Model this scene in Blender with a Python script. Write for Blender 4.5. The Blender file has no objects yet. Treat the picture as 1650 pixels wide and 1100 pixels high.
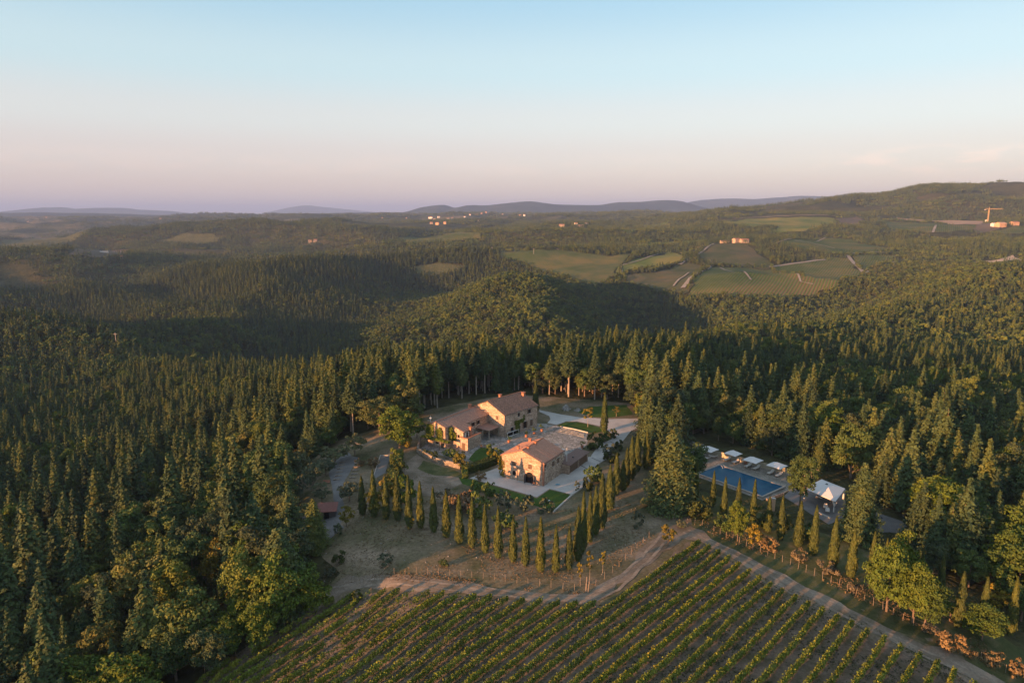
import bpy, bmesh, math, random
import numpy as np
from mathutils import Vector

# ------------------------------------------------------------------ camera, world, sun, exposure
R = math.radians
SC = bpy.context.scene
COL = SC.collection
FPX, PITCH, CZ = 1100.0, math.atan(207 / 1100), 66.0
SUN_EL, SUN_TO = R(7.6), Vector((-0.78, -0.62, 0)).normalized()
SUN_STRENGTH, SUN_COLOR = 5.0, (1.0, 0.45, 0.175)
SKY_STRENGTH, EXPOSURE = 0.15, 1.48
HAZE_DENSITY, HAZE_COLOR = 6.4e-5, (0.37, 0.56, 1.0)
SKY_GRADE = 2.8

cam_d = bpy.data.cameras.new('camera')
cam_d.sensor_width = 36.0
cam_d.lens = 36.0 * FPX / 1650
cam_d.clip_start, cam_d.clip_end = 1.0, 90000
cam = bpy.data.objects.new('camera', cam_d)
COL.objects.link(cam)
cam.location = (0, 0, CZ)
cam.rotation_euler = (math.pi / 2 - PITCH, 0, 0)
SC.camera = cam

world = bpy.data.worlds.new("World")
SC.world = world
world.use_nodes = True
wn, wl = world.node_tree.nodes, world.node_tree.links
wn.clear()
w_out = wn.new('ShaderNodeOutputWorld')
w_bg = wn.new('ShaderNodeBackground')
w_sky = wn.new('ShaderNodeTexSky')
w_sky.sky_type = 'NISHITA'
w_sky.sun_disc = False
w_sky.sun_elevation = SUN_EL
w_sky.sun_rotation = math.atan2(SUN_TO.x, SUN_TO.y)
w_sky.altitude = 400
w_sky.air_density, w_sky.dust_density, w_sky.ozone_density = 1.0, 1.0, 1.0
w_bg.inputs['Strength'].default_value = SKY_STRENGTH


def world_ramp(stops, fac):
    r = wn.new('ShaderNodeValToRGB')
    r.color_ramp.interpolation = 'EASE'
    els = r.color_ramp.elements
    while len(els) < len(stops):
        els.new(0.5)
    for e, (p, c) in zip(els, stops):
        e.position, e.color = p, (*c, 1)
    wl.new(fac, r.inputs[0])
    return r.outputs[0]


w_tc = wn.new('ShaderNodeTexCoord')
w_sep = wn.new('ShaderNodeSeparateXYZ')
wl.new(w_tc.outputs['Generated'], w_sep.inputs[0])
# the colour of the evening air by height above the horizon (belt of Venus low down, pale cyan above; top stops, out of view, greyed and lifted to fill the shadows), laid over the sky model
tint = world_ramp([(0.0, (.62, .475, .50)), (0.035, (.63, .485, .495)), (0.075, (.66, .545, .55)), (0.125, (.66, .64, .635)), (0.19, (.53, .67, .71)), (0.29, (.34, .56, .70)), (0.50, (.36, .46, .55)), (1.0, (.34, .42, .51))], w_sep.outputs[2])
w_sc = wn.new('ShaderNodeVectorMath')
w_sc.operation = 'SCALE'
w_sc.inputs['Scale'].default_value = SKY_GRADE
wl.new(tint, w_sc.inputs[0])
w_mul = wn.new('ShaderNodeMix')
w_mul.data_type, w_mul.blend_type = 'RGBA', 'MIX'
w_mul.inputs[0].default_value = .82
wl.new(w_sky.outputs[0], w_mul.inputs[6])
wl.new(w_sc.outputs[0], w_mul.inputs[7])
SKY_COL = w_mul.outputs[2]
# low clouds over the hill on the right and a thin streak on the left
w_div = wn.new('ShaderNodeMapping')
w_div.inputs['Scale'].default_value = (1.0, 1.0, 4.5)
wl.new(w_tc.outputs['Generated'], w_div.inputs['Vector'])
w_noi = wn.new('ShaderNodeTexNoise')
w_noi.inputs['Scale'].default_value = 13.0
w_noi.inputs['Detail'].default_value = 7.0
w_noi.inputs['Roughness'].default_value = .6
wl.new(w_div.outputs[0], w_noi.inputs['Vector'])
azv = world_ramp([(0.0, (.22,) * 3), (0.36, (0.10,) * 3), (0.50, (1,) * 3), (0.62, (1,) * 3), (1.0, (.3,) * 3)], w_sep.outputs[0])
elv = world_ramp([(0.0, (0.1,) * 3), (0.045, (0.15,) * 3), (0.060, (1.0,) * 3), (0.072, (.8,) * 3), (0.085, (0.0,) * 3)], w_sep.outputs[2])


def wmath(op, a, b):
    m = wn.new('ShaderNodeMath')
    m.operation = op
    for i, v in enumerate((a, b)):
        if isinstance(v, (int, float)):
            m.inputs[i].default_value = v
        else:
            wl.new(v, m.inputs[i])
    return m.outputs[0]


w_nr = world_ramp([(0.0, (0,) * 3), (0.44, (0,) * 3), (0.60, (1,) * 3)], w_noi.outputs[0])
cl = wmath('MULTIPLY', wmath('MULTIPLY', w_nr, wmath('MULTIPLY', azv, elv)), 0.85)
w_cm = wn.new('ShaderNodeMix')
w_cm.data_type, w_cm.blend_type = 'RGBA', 'MIX'
w_bright = wn.new('ShaderNodeMix')
w_bright.data_type, w_bright.blend_type = 'RGBA', 'MULTIPLY'
w_bright.inputs[0].default_value = 1
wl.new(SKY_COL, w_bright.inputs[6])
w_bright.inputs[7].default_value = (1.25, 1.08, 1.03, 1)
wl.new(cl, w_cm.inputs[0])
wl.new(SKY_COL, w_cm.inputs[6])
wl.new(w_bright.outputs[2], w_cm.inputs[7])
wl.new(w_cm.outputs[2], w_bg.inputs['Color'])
wl.new(w_bg.outputs[0], w_out.inputs['Surface'])

sun_d = bpy.data.lights.new('sun', 'SUN')
sun_d.energy, sun_d.angle, sun_d.color = SUN_STRENGTH, R(0.5), SUN_COLOR
sun = bpy.data.objects.new('sun', sun_d)
COL.objects.link(sun)
to_sun = Vector((SUN_TO.x * math.cos(SUN_EL), SUN_TO.y * math.cos(SUN_EL), math.sin(SUN_EL)))
sun.rotation_euler = to_sun.to_track_quat('Z', 'Y').to_euler()
sun.location = (-200, -150, 200)

SC.view_settings.view_transform = 'Standard'
SC.view_settings.look = 'None'
SC.view_settings.exposure = EXPOSURE
SC.view_settings.gamma = 1
cy = SC.cycles
cy.max_bounces, cy.diffuse_bounces, cy.glossy_bounces = 4, 2, 2
cy.transmission_bounces, cy.transparent_max_bounces, cy.volume_bounces = 2, 4, 0
cy.caustics_reflective = cy.caustics_refractive = False
cy.sample_clamp_indirect = 3.0

rng = np.random.default_rng(7)
random.seed(7)

# ------------------------------------------------------------------ terrain function
cP, sP = math.cos(PITCH), math.sin(PITCH)


def ray(px, py):
    a, b = (px - 825) / FPX, -(py - 550) / FPX
    return a, cP + b * sP, -sP + b * cP


def kslope(py):                     # drop below the lens per metre of distance
    d = ray(825, py)
    return -d[2] / d[1]


def on_plane(px, py, z=0.0):
    d = ray(px, py)
    t = (z - CZ) / d[2]
    return d[0] * t, d[1] * t


def z_at(y, py):
    return CZ - y * kslope(py)


def _hash(ix, iy, s):
    h = (ix.astype(np.int64) * 374761393 + iy.astype(np.int64) * 668265263 + s * 974711) & 0x7fffffff
    h = ((h ^ (h >> 13)) * 1274126177) & 0x7fffffff
    return ((h ^ (h >> 16)) & 0xffff) / 65535.0


def vnoise(x, y, s=0):
    x0, y0 = np.floor(x), np.floor(y)
    fx, fy = x - x0, y - y0
    fx, fy = fx * fx * (3 - 2 * fx), fy * fy * (3 - 2 * fy)
    a, b = _hash(x0, y0, s), _hash(x0 + 1, y0, s)
    c, d = _hash(x0, y0 + 1, s), _hash(x0 + 1, y0 + 1, s)
    return (a + (b - a) * fx) * (1 - fy) + (c + (d - c) * fx) * fy


def fbm(x, y, s=0, o=4):
    v, a, t = 0, 1.0, 0
    for i in range(o):
        v = v + a * vnoise(x * 2 ** i + 17.3 * i, y * 2 ** i - 9.1 * i, s + i)
        t += a
        a *= .5
    return v / t


COLS = {
    -1000: [(60, -22), (100, -24), (170, -28), (300, -38), (500, -48), (800, -60), (1500, -30), (2500, -10), (45000, 0)],
    -300: [(60, -18), (100, -21), (170, -26), (300, -38), (450, -50), (650, -52), (950, -75), (1500, -26), (2000, -50), (3000, -30), (45000, 0)],
    0: [(60, -14), (100, -17), (130, -19), (170, -24), (230, -31), (300, -39), (400, -50), (520, -52), (600, -42), (760, -80), (950, -78), (1150, -62), (1500, -28),
        (1800, -62), (2300, -60), (2900, -36), (3400, -60), (4500, -5), (6000, 18), (9000, 0), (45000, 0)],
    150: [(60, -11), (100, -12.5), (130, -14), (170, -19), (230, -27), (300, -36), (400, -47), (500, -50), (570, -46), (720, -80), (950, -76), (1150, -62), (1500, -31),
          (1800, -62), (2300, -55), (2900, -22), (3400, -50), (4500, 5), (6000, 20), (9000, 0), (45000, 0)],
    300: [(60, -6), (90, -7), (110, -8), (130, -9), (170, -14), (230, -22), (300, -30), (380, -38), (450, -44), (620, -80), (800, -75), (1000, -66), (1250, -50), (1500, -36),
          (1750, -60), (2300, -38), (2800, 4), (3100, -2), (3800, -30), (5000, 20), (6500, 28), (9000, 0), (45000, 0)],
    430: [(60, -4.5), (90, -5), (110, -5), (130, -5), (160, -5.5), (200, -9), (250, -15), (330, -25), (420, -40), (620, -80), (800, -74), (1000, -64), (1350, -43),
          (1700, -56), (2300, -25), (2800, 14), (3200, 4), (3900, -20), (5000, 20), (7000, 38), (9000, 0), (45000, 0)],
    520: [(60, -4), (90, -4), (110, -3.5), (135, -2), (160, -2), (190, -3.5), (240, -7), (330, -19), (430, -45), (620, -78), (850, -68), (1300, -44), (1700, -52),
          (2200, -22), (2800, 16), (3200, 8), (4000, -15), (5200, 30), (7000, 44), (9000, 0), (45000, 0)],
    650: [(60, -3), (90, -2.5), (110, -1), (130, 0), (160, 0), (230, -1), (300, -9), (400, -40), (600, -74), (850, -65), (1150, -50), (1450, -38), (1700, -28), (2000, -26),
          (2500, -10), (3100, 8), (3600, -5), (4300, 10), (5200, 52), (7000, 50), (9000, 0), (45000, 0)],
    825: [(60, -1.5), (90, -.8), (110, -.3), (130, 0), (160, 0), (235, 0), (290, -5), (340, -14), (450, -50), (580, -66), (750, -44), (1000, -22), (1150, -38),
          (1350, -34), (1600, -16), (1900, -10), (2250, 8), (2500, 8), (3000, -12), (3800, 20), (4800, 54), (6500, 52), (9000, 0), (45000, 0)],
    1050: [(60, 0), (90, 0), (130, 0), (235, 0), (300, -5), (380, -13), (450, -30), (560, -66), (700, -72), (850, -68), (1000, -66), (1150, -56), (1250, -45), (1400, -30),
           (1700, -8), (1900, 2), (2300, 12), (2700, 22), (3300, 46), (3700, 50), (5000, 48), (7000, 50), (9000, 0), (45000, 0)],
    1200: [(60, 0), (90, 0), (130, 0), (190, 0), (240, -4), (300, -10), (400, -19), (500, -27), (650, -58), (800, -68), (950, -60), (1100, -42), (1300, -24), (1500, -7),
           (1600, 4), (1750, -2), (1950, 22), (2150, 44), (2450, 62), (2900, 78), (3300, 74), (5000, 40), (9000, 0), (45000, 0)],
    1400: [(60, 0), (90, 0), (130, 0), (160, -1), (200, -3), (250, -7), (300, -12), (400, -24), (550, -43), (700, -60), (850, -66), (1000, -56), (1120, -46), (1300, -30),
           (1500, -15), (1700, -8), (1850, 10), (2100, 34), (2350, 54), (2700, 96), (3050, 142), (3600, 120), (5000, 60), (9000, 0), (45000, 0)],
    1600: [(60, -1), (90, -1), (130, -2), (180, -4), (240, -9), (300, -15), (400, -27), (550, -44), (700, -53), (850, -50), (1050, -34), (1250, -14), (1400, -4), (1600, 6),
           (1850, 22), (2050, 42), (2300, 62), (2600, 130), (2950, 196), (3400, 180), (5000, 80), (9000, 0), (45000, 0)],
    1750: [(60, -3), (130, -5), (180, -7), (240, -11), (300, -17), (400, -29), (550, -44), (700, -50), (900, -42), (1100, -22), (1400, 2), (1850, 28), (2300, 70), (2950, 190),
           (3400, 170), (5000, 80), (9000, 0), (45000, 0)],
    2600: [(60, -10), (130, -14), (300, -30), (550, -45), (900, -30), (1500, 10), (2300, 80), (2900, 120), (5000, 60), (9000, 0), (45000, 0)],
}


def pchip(xs, ys, xq):
    xs, ys = np.asarray(xs, float), np.asarray(ys, float)
    h = np.diff(xs)
    d = np.diff(ys) / h
    m = np.zeros(len(xs))
    m[0], m[-1] = d[0], d[-1]
    for i in range(1, len(xs) - 1):
        if d[i - 1] * d[i] > 0:
            w1, w2 = 2 * h[i] + h[i - 1], h[i] + 2 * h[i - 1]
            m[i] = (w1 + w2) / (w1 / d[i - 1] + w2 / d[i])
    xq = np.clip(xq, xs[0], xs[-1])
    i = np.clip(np.searchsorted(xs, xq) - 1, 0, len(xs) - 2)
    t = (xq - xs[i]) / h[i]
    return ((2 * t ** 3 - 3 * t ** 2 + 1) * ys[i] + (t ** 3 - 2 * t ** 2 + t) * h[i] * m[i]
            + (-2 * t ** 3 + 3 * t ** 2) * ys[i + 1] + (t ** 3 - t ** 2) * h[i] * m[i + 1])


LQ = np.linspace(math.log(60), math.log(45000), 420)
_cx = sorted(COLS)
# the tangent of each column's azimuth (picture columns meet the ground at x = u*y / cos pitch, near enough)
_cu = np.array([(c - 825) / FPX / 1.02 for c in _cx])
_tab = np.array([pchip([math.log(a) for a, b in COLS[c]], [b for a, b in COLS[c]], LQ) for c in _cx])
UQ = np.linspace(_cu[0], _cu[-1], 500)
GRID = np.array([pchip(_cu, _tab[:, j], UQ) for j in range(len(LQ))])     # [log distance, azimuth]


def _pt(px, Y): return ((px - 825) / FPX / 1.02 * Y, Y)


# spurs (+) and side valleys (-) of the wooded hills, by azimuth and distance
SPURS = [([_pt(540, 680), _pt(680, 860), _pt(800, 1000), _pt(900, 1020)], 9, 110), ([_pt(420, 640), _pt(540, 880), _pt(680, 1180)], -13, 80), ([_pt(1050, 760), _pt(1000, 980), _pt(950, 1120)], -17, 85),
         ([_pt(460, 700), _pt(330, 980), _pt(160, 1350)], -30, 80), ([_pt(200, 820), _pt(100, 1050), _pt(0, 1250)], -28, 80), ([_pt(330, 760), _pt(230, 1000), _pt(120, 1300)], 20, 80),
         ([_pt(700, 700), _pt(820, 820)], -14, 50), ([_pt(880, 640), _pt(900, 900)], 12, 70), ([_pt(1150, 640), _pt(1260, 800), _pt(1400, 1000)], -14, 70), ([_pt(1330, 560), _pt(1500, 800), _pt(1640, 1000)], 12, 80),
         ([_pt(0, 2600), _pt(300, 2500), _pt(520, 2700)], 24, 200), ([_pt(0, 2150), _pt(250, 2050), _pt(500, 2000)], -26, 170), ([_pt(-50, 3300), _pt(250, 3400), _pt(600, 3300)], -30, 230), ([_pt(560, 2300), _pt(800, 2050), _pt(1000, 1900)], 16, 150),
         ([_pt(1250, 2600), _pt(1450, 2500), _pt(1600, 2300)], -24, 130), ([_pt(1480, 2950), _pt(1520, 2600)], 22, 110), ([_pt(1560, 3000), _pt(1640, 2650)], -22, 90)]


def H0(x, y):
    x, y = np.asarray(x, float), np.asarray(y, float)
    Y = np.clip(y, 60, 44000)
    fi = (np.log(Y) - LQ[0]) / (LQ[1] - LQ[0])
    fj = (np.clip(x / Y, UQ[0], UQ[-1]) - UQ[0]) / (UQ[1] - UQ[0])
    i, j = np.clip(fi.astype(int), 0, len(LQ) - 2), np.clip(fj.astype(int), 0, len(UQ) - 2)
    fi, fj = fi - i, fj - j
    z = (GRID[i, j] * (1 - fi) + GRID[i + 1, j] * fi) * (1 - fj) + (GRID[i, j + 1] * (1 - fi) + GRID[i + 1, j + 1] * fi) * fj
    d = np.hypot(x, y)
    w1 = np.clip((d - 260) / 500, 0, 1)
    w2 = np.clip((d - 1200) / 2500, 0, 1)
    w0 = np.clip((d - 480) / 500, 0, 1)
    u = x / Y
    calm = 1 - .6 * np.clip((u - .02) / .1, 0, 1) * np.clip((Y - 1050) / 150, 0, 1) * np.clip((2500 - Y) / 300, 0, 1)
    rid = 1 - np.abs(2 * fbm(x / 620 + 3.1, y / 420, 23, 3) - 1) * 2.2
    z = z + w1 * 14 * (fbm(x / 170, y / 170, 3) - .5) + w2 * 60 * (fbm(x / 700, y / 700, 11) - .5) + w0 * calm * (30 + 16 * np.clip(-u * 3, 0, 1)) * (rid - .55)
    for pts, amp, wid in SPURS:
        dmin = np.full(x.shape, 1e9)
        for (ax, ay), (bx_, by_) in zip(pts[:-1], pts[1:]):
            vx_, vy_ = bx_ - ax, by_ - ay
            t = np.clip(((x - ax) * vx_ + (y - ay) * vy_) / (vx_ * vx_ + vy_ * vy_), 0, 1)
            dmin = np.minimum(dmin, np.hypot(x - ax - t * vx_, y - ay - t * vy_))
        z = z + amp * np.exp(-(dmin / wid) ** 2)
    return z


TH_ = np.radians(np.concatenate([np.arange(-180, -60, 3.0), np.arange(-60, 60, .25), np.arange(60, 180.1, 3.0)]))
RR = np.concatenate([[0.0], np.exp(np.linspace(math.log(8), math.log(44000), 470))])
_T, _R = np.meshgrid(TH_, RR)
GX, GY = np.sin(_T) * _R, np.cos(_T) * _R
GZ = H0(GX, GY)


def Hm(x, y):
    """height of the ground sheet itself (its own facets, bilinear)"""
    x, y = np.asarray(x, float), np.asarray(y, float)
    r, t = np.hypot(x, y), np.arctan2(x, y)
    i = np.clip(np.searchsorted(RR, r) - 1, 0, len(RR) - 2)
    j = np.clip(np.searchsorted(TH_, t) - 1, 0, len(TH_) - 2)
    fi, fj = (r - RR[i]) / (RR[i + 1] - RR[i]), (t - TH_[j]) / (TH_[j + 1] - TH_[j])
    return (GZ[i, j] * (1 - fi) + GZ[i + 1, j] * fi) * (1 - fj) + (GZ[i, j + 1] * (1 - fi) + GZ[i + 1, j + 1] * fi) * fj


def hf(x, y):
    return float(Hm(x, y))


_marchY = np.exp(np.linspace(math.log(50), math.log(12000), 2400))


def hit(px, py):
    d = ray(px, py)
    x, z = _marchY * d[0] / d[1], CZ + _marchY * d[2] / d[1]
    g = z - Hm(x, _marchY)
    k = np.argmax(g < 0)
    if g[k] >= 0:
        return (float(x[-1]), float(_marchY[-1]))
    f = g[k - 1] / (g[k - 1] - g[k]) if k else 0
    Y = _marchY[k - 1] + f * (_marchY[k] - _marchY[k - 1]) if k else _marchY[0]
    return (float(Y * d[0] / d[1]), float(Y))


def world_poly(pp):
    return [hit(*p) for p in pp]


def inside(poly, x, y):
    x, y = np.asarray(x), np.asarray(y)
    r = np.zeros(x.shape, bool)
    n = len(poly)
    for i in range(n):
        (x1, y1), (x2, y2) = poly[i], poly[(i + 1) % n]
        c = (y1 > y) != (y2 > y)
        with np.errstate(divide='ignore', invalid='ignore'):
            r ^= c & (x < (x2 - x1) * (y - y1) / (y2 - y1 + 1e-12) + x1)
    return r


# ------------------------------------------------------------------ materials
MATS = {}


class NB:
    def __init__(s, name, rough=.9, spec=.2, metal=0):
        s.m = bpy.data.materials.new(name)
        s.m.use_nodes = True
        s.n, s.l = s.m.node_tree.nodes, s.m.node_tree.links
        s.b = s.n['Principled BSDF']
        s.b.inputs['Roughness'].default_value = rough
        s.b.inputs['Specular IOR Level'].default_value = spec
        s.b.inputs['Metallic'].default_value = metal
        MATS[name] = s.m

    def node(s, t, **k):
        n = s.n.new(t)
        for a, v in k.items():
            setattr(n, a, v)
        return n

    def coords(s, kind='Object', scale=(1, 1, 1)):
        if kind == 'World':
            o = s.node('ShaderNodeNewGeometry').outputs['Position']
        else:
            o = s.node('ShaderNodeTexCoord').outputs[kind]
        m = s.node('ShaderNodeMapping')
        m.inputs['Scale'].default_value = scale
        s.l.new(o, m.inputs['Vector'])
        return m.outputs[0]

    def noise(s, vec, scale, detail=4, rough=.55):
        n = s.node('ShaderNodeTexNoise')
        n.inputs['Scale'].default_value = scale
        n.inputs['Detail'].default_value = detail
        n.inputs['Roughness'].default_value = rough
        s.l.new(vec, n.inputs['Vector'])
        return n.outputs['Fac']

    def ramp(s, fac, stops, interp='LINEAR'):
        r = s.node('ShaderNodeValToRGB')
        r.color_ramp.interpolation = interp
        els = r.color_ramp.elements
        while len(els) < len(stops):
            els.new(.5)
        for e, (p, c) in zip(els, stops):
            e.position = p
            e.color = (*c, 1) if len(c) == 3 else c
        s.l.new(fac, r.inputs[0])
        return r.outputs[0]

    def mix(s, fac, a, b, mode='MIX'):
        m = s.node('ShaderNodeMix', data_type='RGBA', blend_type=mode)
        for i, v in ((0, fac), (6, a), (7, b)):
            if isinstance(v, (int, float)):
                m.inputs[i].default_value = v
            elif isinstance(v, tuple):
                m.inputs[i].default_value = (*v, 1)
            else:
                s.l.new(v, m.inputs[i])
        return m.outputs[2]

    def bump(s, h, strength=.5, dist=.05):
        b = s.node('ShaderNodeBump')
        b.inputs['Strength'].default_value = strength
        b.inputs['Distance'].default_value = dist
        s.l.new(h, b.inputs['Height'])
        s.l.new(b.outputs[0], s.b.inputs['Normal'])

    def color(s, c):
        if isinstance(c, tuple):
            s.b.inputs['Base Color'].default_value = (*c, 1)
        else:
            s.l.new(c, s.b.inputs['Base Color'])
        return s.m


def g3(v):
    return (v, v, v)


def mat_foliage(name, dark, mid, warm, scale=.55, fine=3.0, spread=.35):
    """leaf colour: clumps of lighter growth, and each plant its own shade of green"""
    b = NB(name, .75, .18)
    v = b.coords('Object')
    n1 = b.noise(v, scale, 3)
    c = b.ramp(n1, [(.30, dark), (.52, mid), (.75, warm)])
    n2 = b.noise(v, fine, 2)
    c = b.mix(1.0, c, b.ramp(n2, [(.3, g3(.72)), (.7, g3(1.28))]), 'MULTIPLY')
    oi = b.node('ShaderNodeObjectInfo')
    t = b.ramp(oi.outputs['Random'], [(0, (1 - spread * 1.1, 1 - spread, 1 - spread * .7)), (.4, (.92, .97, .95)), (.75, (1.0 + spread * .45, 1.08, .95)), (1, (1 + spread * 1.3, 1 + spread * .65, .8))])
    c = b.mix(1.0, c, t, 'MULTIPLY')
    return b.color(c)


mat_foliage('conifer_foliage', (0.039, 0.070, 0.032), (0.065, 0.100, 0.040), (0.109, 0.130, 0.042), spread=.42)
mat_foliage('broadleaf_foliage', (0.047, 0.083, 0.026), (0.081, 0.126, 0.037), (0.140, 0.167, 0.045), .5, 2.5, .45)
mat_foliage('dusky_foliage', (0.043, 0.070, 0.033), (0.075, 0.102, 0.044), (0.123, 0.137, 0.054), .5, 2.5, .42)
mat_foliage('golden_foliage', (0.085, 0.093, 0.017), (0.170, 0.145, 0.025), (0.289, 0.187, 0.034), .8, 2.5, .2)
mat_foliage('fresh_foliage', (0.047, 0.075, 0.016), (0.080, 0.128, 0.024), (0.127, 0.157, 0.032), .7, 2.5, .2)
mat_foliage('cypress_foliage', (0.043, 0.065, 0.022), (0.074, 0.095, 0.029), (0.119, 0.134, 0.036), 1.2, 4, .2)
mat_foliage('olive_foliage', (0.067, 0.085, 0.052), (0.104, 0.123, 0.076), (0.152, 0.162, 0.095), 1.0, 4, .15)
mat_foliage('rusty_foliage', (0.088, 0.076, 0.050), (0.144, 0.119, 0.080), (0.216, 0.180, 0.120), .8, 3, .2)
mat_foliage('vine_foliage', (0.091, 0.119, 0.020), (0.160, 0.198, 0.029), (0.304, 0.277, 0.051), .45, 2.0, .15)
mat_foliage('ivy_foliage', (0.079, 0.119, 0.020), (0.145, 0.185, 0.026), (0.290, 0.264, 0.040), .9, 3, .1)
mat_foliage('dry_grass_foliage', (0.120, 0.083, 0.045), (0.195, 0.135, 0.075), (0.270, 0.188, 0.098), .9, 4, .1)
mat_foliage('hedge_foliage', (0.033, 0.046, 0.013), (0.055, 0.073, 0.020), (0.088, 0.099, 0.022), 1.2, 4, .1)

b = NB('bark', .9, .1)
n = b.noise(b.coords('Object', (6, 6, 1)), 1.2, 3)
b.color(b.ramp(n, [(.3, (.10, .075, .055)), (.7, (.24, .19, .15))]))
b = NB('pale_bark', .9, .1)
n = b.noise(b.coords('Object', (6, 6, 1)), 1.2, 3)
b.color(b.ramp(n, [(.3, (.22, .18, .15)), (.7, (.42, .36, .30))]))

# forest floor / far country
b = NB('forest_floor', .95, .05)
v = b.coords('World')
n1 = b.noise(v, .02, 5)
n2 = b.noise(v, .25, 5)
c = b.ramp(n1, [(.35, (.045, .050, .024)), (.6, (.075, .075, .035))])
c = b.mix(1.0, c, b.ramp(n2, [(.3, g3(.6)), (.7, g3(1.3))]), 'MULTIPLY')
far = b.ramp(b.noise(b.coords('World', (.0022, .0030, .001)), 1.0, 6, .6), [(.36, (.040, .050, .024)), (.47, (.055, .065, .028)), (.53, (.10, .10, .05)), (.62, (.15, .13, .075))], 'LINEAR')
tex = b.noise(v, .03, 6, .8)
far = b.mix(1.0, far, b.ramp(tex, [(.35, g3(.55)), (.65, g3(1.35))]), 'MULTIPLY')
geo = b.node('ShaderNodeNewGeometry')
sep = b.node('ShaderNodeSeparateXYZ')
b.l.new(geo.outputs['Position'], sep.inputs[0])
mr = b.node('ShaderNodeMapRange')
mr.inputs[1].default_value, mr.inputs[2].default_value = 2400, 3600
b.l.new(sep.outputs[1], mr.inputs[0])
c = b.mix(mr.outputs[0], c, far)
b.color(c)
b.bump(tex, .6, 6.0)

b = NB('far_hill', .95, .05)
v = b.coords('World')
n1 = b.noise(v, .0011, 6, .62)
n2 = b.noise(v, .008, 6, .7)
c = b.ramp(n1, [(.38, (.020, .032, .022)), (.52, (.030, .046, .028)), (.60, (.055, .065, .04))])
b.color(b.mix(1.0, c, b.ramp(n2, [(.3, g3(.7)), (.7, g3(1.3))]), 'MULTIPLY'))


def mat_ground(name, stops, s1, s2, lo=.75, hi=1.2, bump=.04, s3=None):
    b = NB(name, .95, .08)
    v = b.coords('World')
    c = b.ramp(b.noise(v, s1, 6, .6), stops)
    n2 = b.noise(v, s2, 5, .7)
    c = b.mix(1.0, c, b.ramp(n2, [(.3, g3(lo)), (.7, g3(hi))]), 'MULTIPLY')
    if s3:
        c = b.mix(1.0, c, b.ramp(b.noise(v, s3, 2), [(.25, g3(.8)), (.75, g3(1.15))]), 'MULTIPLY')
    b.bump(n2, .5, bump)
    return b.color(c)


mat_ground('dry_meadow', [(.34, (.085, .092, .042)), (.46, (.155, .135, .080)), (.58, (.225, .18, .12)), (.70, (.31, .245, .175))], .09, 1.6, .6, 1.35, .10, .02)
mat_ground('dirt_track', [(.35, (.15, .125, .088)), (.5, (.23, .185, .14)), (.65, (.32, .26, .20))], .18, 2.5, .75, 1.2, .06, .03)
mat_ground('rut_dust', [(.35, (.20, .165, .125)), (.65, (.34, .28, .22))], .5, 3, .7, 1.2, .03, .1)
mat_ground('gravel', [(.35, (.44, .42, .40)), (.65, (.56, .53, .49))], .25, 7, .84, 1.12, .02, .04)
mat_ground('worn_gravel', [(.35, (.15, .15, .15)), (.65, (.23, .22, .21))], .25, 5, .8, 1.15, .03, .04)
mat_ground('lawn', [(.35, (.045, .085, .018)), (.6, (.065, .115, .024)), (.75, (.085, .13, .03))], .5, 6, .8, 1.2, .03, .06)
mat_ground('rough_grass', [(.35, (.06, .075, .028)), (.55, (.10, .105, .045)), (.7, (.17, .14, .08))], .35, 3, .7, 1.25, .06, .04)
mat_ground('vineyard_soil', [(.34, (.125, .115, .065)), (.5, (.20, .16, .115)), (.66, (.28, .21, .16))], .35, 2.2, .6, 1.3, .08, .03)
mat_ground('bare_earth', [(.35, (.30, .20, .13)), (.65, (.42, .30, .20))], .02, .3, .8, 1.2, .3)
mat_ground('pale_earth', [(.35, (.36, .29, .22)), (.65, (.46, .38, .30))], .02, .3, .8, 1.2, .3)
mat_ground('brown_field', [(.35, (.10, .085, .06)), (.65, (.15, .12, .085))], .012, .3, .8, 1.2, .3)
mat_ground('track_pale', [(.35, (.24, .22, .19)), (.65, (.32, .29, .25))], .02, .3, .85, 1.15, .3)


def mat_field(name, c1, c2, ang, spacing):
    """far vineyard: green vine rows and the soil between them"""
    b = NB(name, .95, .05)
    geo = b.node('ShaderNodeNewGeometry')
    m = b.node('ShaderNodeMapping')
    m.inputs['Rotation'].default_value = (0, 0, R(ang))
    b.l.new(geo.outputs['Position'], m.inputs['Vector'])
    w = b.node('ShaderNodeTexWave')
    w.inputs['Scale'].default_value = .314 / spacing
    w.inputs['Distortion'].default_value = .3
    w.inputs['Detail'].default_value = 2
    b.l.new(m.outputs[0], w.inputs['Vector'])
    c = b.mix(b.ramp(w.outputs['Fac'], [(.25, g3(0)), (.7, g3(1))]), c1, c2)
    big = b.noise(m.outputs[0], .012, 5, .6)
    c = b.mix(1.0, c, b.ramp(big, [(.36, (1.5, 1.15, 1.15)), (.5, g3(1)), (.64, (.62, .8, .62))]), 'MULTIPLY')
    b.bump(w.outputs['Fac'], .5, 1.0)
    return b.color(c)


mat_field('green_vines', (.115, .10, .05), (.08, .125, .032), 32, 4.5)
mat_field('bright_vines', (.15, .14, .05), (.14, .19, .04), -24, 4.5)
mat_field('brown_vines', (.12, .10, .06), (.085, .10, .04), 70, 4.5)


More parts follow.
